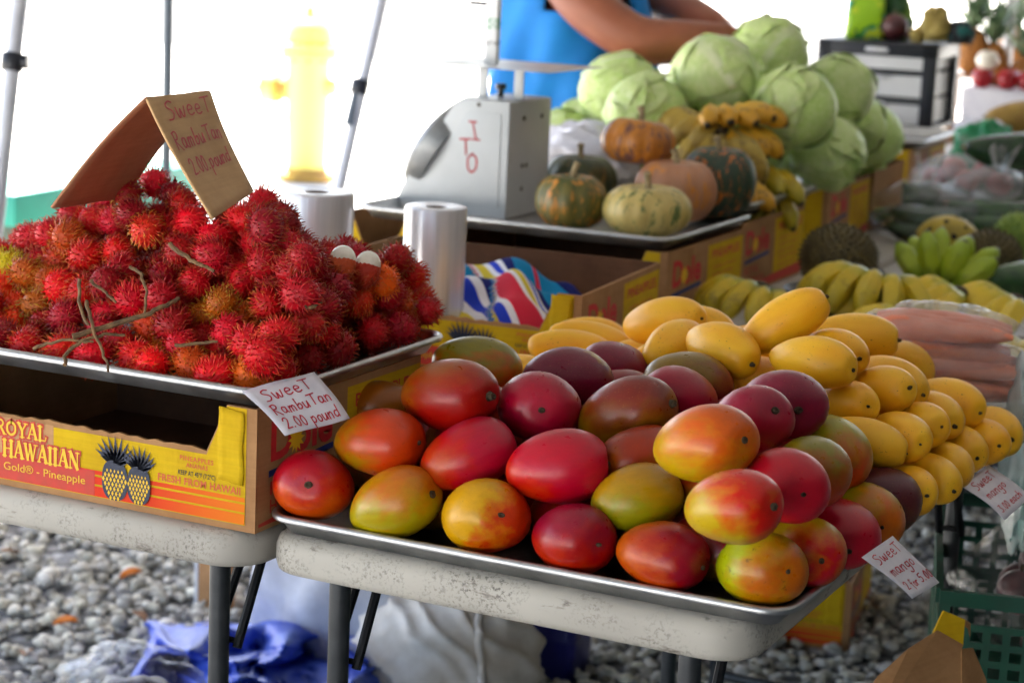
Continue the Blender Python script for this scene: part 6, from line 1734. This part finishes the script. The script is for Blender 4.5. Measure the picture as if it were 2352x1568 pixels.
for i, (x, y, z, lab) in enumerate(((2278, 150, 1.03, 'pineapple standing behind the apples'), (2350, 185, .97, 'pineapple right of the white post'), (2232, 118, 1.06, 'pineapple behind the right end of the drawer tower'), (2330, 110, 1.08, 'pineapple at the back of the pineapple group'))):
    c = atZ(x, y, z); t_ = (c-CAM_LOC).dot(fw); s = 7.6/t_ if i != 3 else 8.0/t_
    c = CAM_LOC+(c-CAM_LOC)*s
    pineapple3d(lab, tuple(c)); 
    MB().box((0, 0, 0), (.01, .01, .01))
    hgt = c.z-.085-ZT
    if hgt > .03:
        k = thing('wooden_crate', 'wooden crate under the %s' % lab, 'crate', (c.x, c.y, ZT)); 
        for sx in (-1, 1): MB().box((sx*.055, 0, hgt/2), (.01, .12, hgt)).build('side', M['kraft'], k, smooth=False)
        MB().box((0, 0, hgt-.005), (.10, .12, .0095)).build('top', M['kraft'], k, smooth=False)
pw = atD(2308, 180, 7.9); tag(MB().tube([(pw.x, pw.y, 2.2), (pw.x, pw.y, 0)], .021, 14).build('white_post', M['pole_white']), 'white post standing behind the apples', 'post')
slump('plastic_bag', 'bright green plastic bag beside the drawer carton', 'bag', tuple(atD(2262, 345, 5.75)), .085, .06, .075, std('green_bag_film', rgb(14, 140, 84), rgb(10, 110, 70), 12, .35, bmp=.4, bscale=24, bdist=.006), 41, .25, flat=False)
slump('plastic_bag', 'small white bag at the foot of the drawer tower', 'bag', tuple(atD(2255, 300, 5.95)), .07, .05, .035, M['white_bag'], 42, .3, flat=False)
M['gourd'] = std('tan_gourd', rgb(176, 140, 60), rgb(150, 112, 44), 20, .5)
c = atD(2345, 262, 6.0); squash('tan gourd above the glossy dark squash', tuple(c), (.8, .5, .1), .2, .055, M['gourd'])

# ---------------------------------------------------------------- green crates and cardboard at the right
M['crate'] = std('green_crate_plastic', rgb(8, 76, 56), rgb(6, 62, 46), 14, .42)
def crate(label, c, rot, w=.42, d=.56, h=.27):
    T = thing('produce_crate', label, 'crate', c, rot)
    def wall(fn, L, name):
        q = MB(); t = .005
        q.prism([(0, 0), (L, 0), (L, .03), (0, .03)], fn, 0, t); q.prism([(0, h-.022), (L, h-.022), (L, h), (0, h)], fn, -.006, t)
        q.prism([(0, h-.058), (L, h-.058), (L, h-.048), (0, h-.048)], fn, 0, t); q.prism([(0, h*.45), (L, h*.45), (L, h*.45+.014), (0, h*.45+.014)], fn, 0, t)
        n = max(2, round(L/.14))
        for i in range(n+1):
            u = (L-.016)*i/n; q.prism([(u, .03), (u+.016, .03), (u+.016, h-.022), (u, h-.022)], fn, .0004, t-.0004)
        m_ = n*5
        for i in range(m_):
            u = L*(i+.5)/m_; q.prism([(u-.0055, .03), (u+.0055, .03), (u+.0055, h-.058), (u-.0055, h-.058)], fn, .001, t-.001)
        for v in [.03+.026*k for k in range(1, 8)]:
            if v < h-.06: q.prism([(0, v), (L, v), (L, v+.010), (0, v+.010)], fn, .0014, t-.0014)
        q.build(name, M['crate'], T, smooth=False)
    wall(lambda u, v, o: Vector((u, o, v)), w, 'front_wall'); wall(lambda u, v, o: Vector((u, d-o, v)), w, 'back_wall')
    wall(lambda u, v, o: Vector((o, .0052+u*(d-.0104)/d, v)), d, 'side_wall'); wall(lambda u, v, o: Vector((w-o, .0052+u*(d-.0104)/d, v)), d, 'side_wall')
    q = MB(); q.box((w/2, d/2, .006), (w-.012, d-.012, .004))
    q.build('floor', M['crate'], T, smooth=False); return T
ck = atZ(2160, 1352, .555)
crate('green plastic crate with a bag of dark fruit in it', (ck.x, ck.y, .285), rad(15))
crate('green plastic crate carrying the crate of dark fruit', (ck.x+.004, ck.y+.004, .005), rad(15.5))
R15 = Matrix.Rotation(rad(15), 3, 'Z')
M['darkfruit'] = std('dark_red_fruit', rgb(92, 40, 44), rgb(60, 26, 34), 30, .35)
pc = Vector((ck.x, ck.y, 0))+R15 @ Vector((.21, .2, 0))
slump('plastic_bag', 'clear bag bulging over dark red fruit in the green crate', 'bag', (pc.x, pc.y, .50), .18, .17, .105, M['clear'], 51, .16)
for i in range(14):
    a = Vector((random.uniform(-.12, .12), random.uniform(-.12, .12), 0)); zz = .335+.045*(i % 5) if i < 10 else .53
    o = MB().ell((0, 0, 0), (.036, .036, .034), 14, 10).build('round_fruit', M['darkfruit'], angle=180, weld=True); o.location = (pc.x+a.x*(.6 if i >= 10 else 1), pc.y+a.y*(.6 if i >= 10 else 1), zz); tag(o, 'dark red round fruit in the clear bag of the green crate', 'fruit', 'dark fruit in the green crate')
    MB().tube([(0, 0, .032), (0, 0, .042)], .003, 6).build('stem', M['stem'], o)
# opened carton standing in front of the crate
cb = thing('opened_carton', 'opened brown carton with a yellow taped flap in front of the green crate', 'carton', (0, 0, 0))
def pl(pts, name, mat, t=2.9, th=.004, par=cb):
    P = [atD(*p) for p in pts]
    return MB().add(P, [tuple(range(len(P)))]).build(name, mat, par, smooth=False, solid=th)
f1 = pl([(2000, 1580, 2.62), (2012, 1556, 2.64), (2085, 1490, 2.68), (2140, 1455, 2.72), (2152, 1448, 2.72), (2212, 1478, 2.74), (2205, 1500, 2.72), (2206, 1700, 2.60), (1975, 1720, 2.50)], 'front_flap', M['kraft'])
pl([(2206, 1490, 2.741), (2232, 1488, 2.78), (2262, 1560, 2.78), (2290, 1720, 2.70), (2206, 1720, 2.60)], 'side_flap', M['kraft'])
yf = [(2143, 1452, 2.716), (2166, 1402, 2.73), (2215, 1422, 2.745), (2210, 1484, 2.736)]
pl(yf, 'yellow_flap', M['card_yellow'], th=.003); pl([(2166, 1402, 2.731), (2215, 1422, 2.746), (2230, 1432, 2.77), (2228, 1462, 2.785), (2222, 1440, 2.775)], 'flap_fold', M['kraft'], th=.002)
fnC = quadfn(atD(2080, 1492, 2.677), atD(2200, 1500, 2.722), atD(2196, 1600, 2.66), atD(2030, 1600, 2.62), .08, .055)
q = MB(); handtext(q, 'J', .046, .028, .020, .0036, fnC, .0032); q.build('marker_stroke', M['ink_black'], f1, smooth=False)
q = MB(); printtext(q, 'HAWAII', .018, .014, .034, .010, fnC, .0032, .0); printtext(q, 'FRUIT', .022, .0, .03, .010, fnC, .0032, .0); q.build('faded_print', M['ink_orange'], f1, smooth=False)

# ---------------------------------------------------------------- under the tables
M['sack'] = std('white_woven_sack', rgb(214, 214, 220), rgb(184, 182, 186), 8, .7, bmp=.35, bscale=50, bdist=.004)
M['canvas'] = std('cream_canvas', rgb(222, 216, 208), rgb(186, 172, 154), 6, .85, bmp=.3, bscale=90)
M['tarp'] = std('blue_tarp_film', rgb(44, 74, 190), rgb(84, 116, 214), 9, .45, bmp=.5, bscale=30, bdist=.006)
M['bluebin'] = std('dark_blue_bin', rgb(14, 18, 120), rgb(10, 12, 92), 6, .4)
c = atZ(655, 1335, .30); slump('sack', 'limp white sack behind the legs of the two front tables', 'sack', (c.x-.08, c.y+.42, .16), .24, .16, .24, M['sack'], 61, .18)
import mathutils.noise as mnoise
def folded():
    c = atZ(985, 1460, .17); T = thing('canvas_bundle', 'folded cream canvas bundle with wavy layers under the mango table', 'canvas', (c.x+.01, c.y+.06, .105), rad(18))
    def fn(d):
        n = mnoise.noise(d*1.7); ang = 1.9*d.x+1.5*d.z+.5*d.y
        return 1+.10*(1-abs(math.sin(4.2*ang+2.6*n)))**2+.06*n+.03*abs(mnoise.noise(d*6))
    q = MB().ell((0, 0, 0), (.175, .15, .135), 90, 60, fn=fn); q.v = [(x, y, max(z, -.104)) for x, y, z in q.v]
    q.build('bundle', M['canvas'], T, weld=True, angle=180)
    h = MB(); P = []
    for i in range(40):
        a = -1.2+2.6*i/39; d = Vector((.42+.05*math.sin(5*a), -math.cos(a)*.9, math.sin(a))).normalized(); k = fn(d)*1.015
        P.append(Vector((d.x*.175*k, d.y*.15*k, max(-.102, d.z*.135*k))))
    h.tube(P, .0075, 8).build('hem', M['canvas'], T)
folded()
import mathutils.noise as mnoise
def tarp():
    def fn(a, b):
        p = atZ(330+600*a+60*mnoise.noise(Vector((a*4, b*3, 7))), 1432+210*b+46*mnoise.noise(Vector((a*5, b*3, 2))), .0); z = .10+.07*math.exp(-((a-.25)/.25)**2-((b-.15)/.5)**2)+.10*(mnoise.ridged_multi_fractal(Vector((a*3.2, b*2.1, .3)), 1.0, 2.1, 4, 1.0, 2.0)-.9)*min(1, 6*min(a, 1-a, b))
        if min(a, 1-a, b, 1-b) < .02: z = .02
        d = (CAM_LOC-p).normalized(); return p+d*(z/d.z)
    return tag(MB().grid(fn, 110, 60).build('tarpaulin', M['tarp'], solid=.002, angle=180), 'crumpled blue tarpaulin lying on the gravel', 'tarpaulin')
tarp()
c = atZ(1222, 1575, .0)
bn = thing('blue_bin', 'dark blue ribbed plastic bin under the mango table', 'bin', (c.x, c.y+.09, 0), rad(8))
MB().rings([[Vector((x*s, y*s, z)) for x, y in rrect(.135, .16, .02, 4)] for z, s in ((.003, .86), (.02, .9), (.09, .93), (.092, .95), (.098, .95), (.10, .935), (.17, .96), (.21, .98), (.212, 1.04), (.225, 1.04), (.226, .97), (.02, .85))]).build('tub', M['bluebin'], bn, angle=35)
MB().tube([(-.068, 0, .20), (-.075, -.05, .15), (-.07, -.085, .14), (0, -.09, .135), (.07, -.085, .14), (.075, -.05, .15), (.068, 0, .20)], .003, 6).build('handle', M['steel_pale'], bn)
# clear bag of purple produce, bottom left
c = atD(310, 1575, 3.35); slump('plastic_bag', 'clear plastic bag over purple produce on the gravel', 'bag', (c.x, c.y, .125), .165, .12, .17, M['clear'], 71, .16)
M['purple'] = std('purple_root_skin', rgb(66, 36, 48), rgb(44, 24, 36), 16, .5)
slump('purple_root', 'dark purple root inside the clear bag on the gravel', 'root', (c.x+.01, c.y, .10), .135, .10, .145, M['purple'], 72, .08)
c = atD(320, 1490, 3.36); q = MB()
wd = atZ(452, 1420, 0.02)
bd = thing('leaning_board', 'small blue and wooden board standing on the gravel by the tarpaulin', 'board', (wd.x-.02, wd.y+.10, .0), rad(-20))
MB().box((0, 0, .07), (.11, .016, .13)).build('wood', M['kraft'], bd, bevel=.002); MB().box((0, 0, .185), (.11, .017, .10)).build('blue_band', M['tarp'], bd, bevel=.002); MB().box((-.0605, 0, .12), (.010, .02, .235)).build('edge', M['white_plastic'], bd, bevel=.001)
# a few dry leaves on the gravel
for x, y, k in ((150, 1428, 0), (320, 1415, 1), (300, 1318, 0), (60, 1500, 1), (20, 1268, 1)):
    p = atZ(x, y, .03); o = MB().grid(lambda a, b: Vector(((a-.5)*.05, (b-.5)*.028*math.sin(math.pi*(a*.92+.04)), .006*math.sin(3*a)+.004*math.cos(5*b))), 7, 5).build('dry_leaf', std('dry_leaf', (rgb(214, 120, 30), rgb(140, 100, 66))[k], None, 60, .8), solid=.0008)
    o.location = p; o.rotation_euler = (0, .2, random.uniform(0, 6)); tag(o, ('orange fallen leaf on the gravel', 'brown fallen leaf on the gravel')[k], 'leaf', ('orange leaves on the gravel', 'brown leaves on the gravel')[k])

# ---------------------------------------------------------------- street: hydrant and teal rail
M['hyd'] = std('hydrant_paint', rgb(210, 200, 92), rgb(200, 188, 90), 3, .5, bmp=.15, bscale=30); M['hyd2'] = std('hydrant_rust', rgb(190, 150, 50), rgb(120, 84, 40), 14, .7)
hb = atZ(703, 412, 0); hy = thing('fire_hydrant', 'yellow fire hydrant standing in the sun by the street', 'hydrant', hb, rad(12))
MB().lathe([(.165, 0), (.165, .035), (.12, .045), (.115, .07)], 24).build('base_flange', M['hyd2'], hy, angle=35)
MB().lathe([(.112, .06), (.118, .25), (.122, .5), (.124, .66), (.128, .68)], 28).build('barrel', M['hyd'], hy, angle=50)
MB().lathe([(.135, .675), (.158, .68), (.158, .71), (.140, .715), (.158, .72), (.158, .75), (.130, .76)], 28).build('flange', M['hyd'], hy, angle=35)
bo = MB().lathe([(.128, .755), (.126, .80), (.112, .85), (.085, .885), (.05, .90), (.045, .915)], 28).build('bonnet', M['hyd'], hy, angle=50)
MB().lathe([(.024, .91), (.022, .96), (.012, .965)], 5).build('operating_nut', M['hyd2'], bo, angle=30)
X90 = Matrix.Rotation(-math.pi/2, 3, 'Y')
nz = MB().lathe([(.065, .08), (.065, .16), (.085, .165), (.085, .20)], 20, (0, 0, .50), X90).build('nozzle', M['hyd2'], hy, angle=35)
MB().lathe([(.086, .195), (.09, .26), (.075, .275), (.022, .28), (.02, .31)], 20, (0, 0, .50), X90).build('nozzle_cap', M['hyd'], nz, angle=35)
MB().lathe([(.05, .08), (.05, .15), (.03, .17)], 16, (0, 0, .52), Matrix.Rotation(math.pi/2, 3, 'Y')).build('nozzle_cap', M['hyd'], hy, angle=35)
q = MB()
for i in range(10):
    a = 6.28*i/10; q.lathe([(.011, .662), (.011, .768)], 6, (.146*math.cos(a), .146*math.sin(a), 0))
q.build('bolts', M['hyd2'], hy); q = MB().tube([(-.2, -.02, .42), (-.17, -.05, .30), (-.12, -.07, .28), (-.1, -.08, .36)], .006, 6); q.build('chain', M['steel_dark'], hy)
M['teal'] = std('teal_paint', rgb(28, 150, 128), rgb(24, 132, 114), 5, .5); M['post_wood'] = std('weathered_post', rgb(96, 104, 92), rgb(70, 76, 66), 12, .8)
rl = thing('teal_bench', 'teal painted bench seat on weathered posts behind the rambutans', 'bench', (0, 0, 0))
a, b = atD(-60, 470, 6.4), atD(372, 405, 7.4); a.z = b.z = (a.z+b.z)/2; d = (b-a).normalized(); s = Vector((-d.y, d.x, 0)); L = (b-a).length; Rm = Matrix((d, s, Vector((0, 0, 1)))).transposed()
MB().box((a+b)/2, (L, .30, .10), Rm).build('seat', M['teal'], rl, bevel=.008)
for k in (.25, .96):
    p = a+d*L*k; MB().box((p.x, p.y, (p.z-.05)/2), (.09, .22, p.z-.051), Rm).build('post', M['post_wood'], rl, bevel=.006)

# ---------------------------------------------------------------- the vendor
M['skin'] = std('skin', rgb(158, 92, 64), rgb(138, 76, 54), 6, .5, bmp=.08, bscale=80)
M['skin'].node_tree.nodes['Principled BSDF'].inputs['Subsurface Weight'].default_value = .08
M['shirt'] = std('blue_tank_top', rgb(2, 132, 214), rgb(2, 116, 200), 5, .75, bmp=.15, bscale=240)
M['shorts'] = std('dark_shorts', rgb(46, 50, 60), rgb(36, 40, 50), 8, .85); M['hair'] = std('black_hair', rgb(24, 20, 18), rgb(36, 30, 26), 60, .5)
def vendor():
    T0 = 5.25
    base_ = atD(1312, 150, T0); F = Vector((.80, .60, 0)).normalized(); Lt = Vector((-F.y, F.x, 0))   # facing, own left
    root = Vector((base_.x, base_.y, 0))
    P = thing('person', 'person in a bright blue tank top reaching over the cabbages', 'person', root)
    def w(f, l, z): return F*f+Lt*l+Vector((0, 0, z))
    def px(x, y, t): return atD(x, y, t)-root
    V = []; R = []; E = []
    def v(p, r, par=None):
        V.append(Vector(p)); R.append(r if hasattr(r, '__len__') else (r, r)); i = len(V)-1
        if par is not None: E.append((par, i))
        return i
    pel = v(w(0, 0, .93), .135); wa = v(w(.0, 0, 1.08), .125, pel); ch = v(w(.005, 0, 1.25), .145, wa); up_ = v(w(0, 0, 1.37), .12, ch)
    nk = v(w(.01, 0, 1.46), .055, up_); hd0 = v(w(.03, 0, 1.53), .068, nk); hd = v(w(.035, 0, 1.60), .088, hd0); ht = v(w(.02, 0, 1.69), .07, hd)
    for sgn in (-1, 1):
        hp = v(w(0, sgn*.10, .86), .092, pel); kn = v(w(.03, sgn*.11, .47), .062, hp); cf = v(w(.0, sgn*.11, .30), .056, kn); an = v(w(-.02, sgn*.11, .085), .036, cf); to = v(w(.13, sgn*.12, .035), .032, an)
    # right arm (near the camera) then left arm
    for side, pts in ((-1, [(px(1262, -92, 5.02), .062), (px(1352, 18, 4.95), .060), (px(1445, 92, 4.92), .053), (px(1520, 100, 4.92), .054), (px(1600, 92, 4.93), .043), (px(1655, 84, 4.95), .031)]),
                      (1, [(px(1345, -110, 5.42), .060), (px(1420, -60, 5.40), .054), (px(1490, -8, 5.38), .046), (px(1560, 20, 5.25), .046), (px(1610, 42, 5.16), .038), (px(1650, 60, 5.08), .029)])):
        q = v(w(.0, side*.15, 1.385), .066, up_)
        for p, r in pts: q = v(p, r*1.16, q)
        wr = V[q]; dirn = (wr-V[q-1]).normalized(); dn = (dirn+Vector((0, 0, -.15))).normalized()
        sd_ = dn.cross(Vector((0, 0, 1))).normalized(); upn = sd_.cross(dn)
        pm = v(wr+dn*.045, (.030, .020), q); kn_ = v(wr+dn*.075, (.032, .017), pm)
        for k, ln in enumerate((.034, .039, .036, .028)):
            b0 = wr+dn*.082+sd_*(.024-.016*k); f1 = v(b0, .0095, kn_); f2 = v(b0+dn*ln*.6+upn*-.006, .0088, f1); f3 = v(b0+dn*ln*.8-upn*.028, .0080, f2); v(b0+dn*ln*.45-upn*.045, .0072, f3)
        t1 = v(wr+dn*.03+sd_*.034-upn*.006, .011, pm); t2 = v(wr+dn*.062+sd_*.040-upn*.02, .010, t1); v(wr+dn*.085+sd_*.026-upn*.034, .0085, t2)
    me = bpy.data.meshes.new('body'); me.from_pydata(V, E, []); me.materials.append(M['skin'])
    o = bpy.data.objects.new('body', me); COL.objects.link(o); o.parent = P
    o.modifiers.new('skin', 'SKIN')
    for i, sv in enumerate(me.skin_vertices[0].data):
        sv.radius = R[i]; sv.use_root = (i == 0)
    sb = o.modifiers.new('sub', 'SUBSURF'); sb.levels = 2; sb.render_levels = 2
    for i in range(len(me.polygons)): me.polygons[i].use_smooth = True
    o.modifiers['skin'].use_smooth_shade = True
    # face details and hair
    q = MB(); q.ell(w(.118, 0, 1.585), (.016, .014, .022), 10, 8)
    for sgn in (-1, 1): q.ell(w(.02, sgn*.090, 1.585), (.018, .010, .028), 10, 8)
    q.build('nose_and_ears', M['skin'], o)
    q = MB()
    for sgn in (-1, 1): q.ell(w(.104, sgn*.032, 1.61), (.010, .012, .008), 8, 6)
    q.build('eye', M['white_plastic'], o); MB().ell(w(.106, 0, 1.535), (.008, .024, .006), 8, 6).build('mouth', M['darkfruit'], o)
    MB().ell(w(-.005, 0, 1.645), (.108, .100, .09), 20, 14).build('hair', M['hair'], P)
    # tank top: loose tube with arm holes
    zs = [.86, .95, 1.04, 1.13, 1.21, 1.265, 1.31, 1.36, 1.41, 1.445]
    ra = [.205, .204, .204, .204, .200, .190, .176, .150, .115, .075]; rb = [.200, .196, .194, .196, .198, .196, .190, .176, .165, .150]
    def tt(a, b):
        k = b*(len(zs)-1); i = min(int(k), len(zs)-2); f = k-i
        z = zs[i]*(1-f)+zs[i+1]*f; A_ = ra[i]*(1-f)+ra[i+1]*f; B_ = rb[i]*(1-f)+rb[i+1]*f; th = 2*math.pi*a
        fold = 1+(.13*math.sin(5*th+9*z)+.07*math.sin(11*th-17*z))*max(0, (1.40-z))*1.7
        return w(math.cos(th)*A_*fold, math.sin(th)*B_*fold, z)
    def sk(a, b):
        z = b*(len(zs)-1); i = min(int(z), len(zs)-2); zz = zs[i]+(zs[i+1]-zs[i])*(z-i); th = 2*math.pi*a; lat = abs(math.sin(th))
        if zz > 1.25 and lat > .80-.55*max(0, zz-1.40)/.04*0 and lat > .74: return True
        if zz > 1.38 and lat < .42 and math.cos(th) > 0: return True
        return False
    MB().grid(tt, 72, 44, wrap=True, skip=sk).build('tank_top', M['shirt'], P, solid=.004, angle=180)
    MB().grid(lambda a, b: w(math.cos(6.2832*a)*(.165+.01*b), math.sin(6.2832*a)*(.19+.01*b), .60+.32*b), 40, 8, wrap=True).build('shorts', M['shorts'], P, solid=.004, angle=180)
vendor()
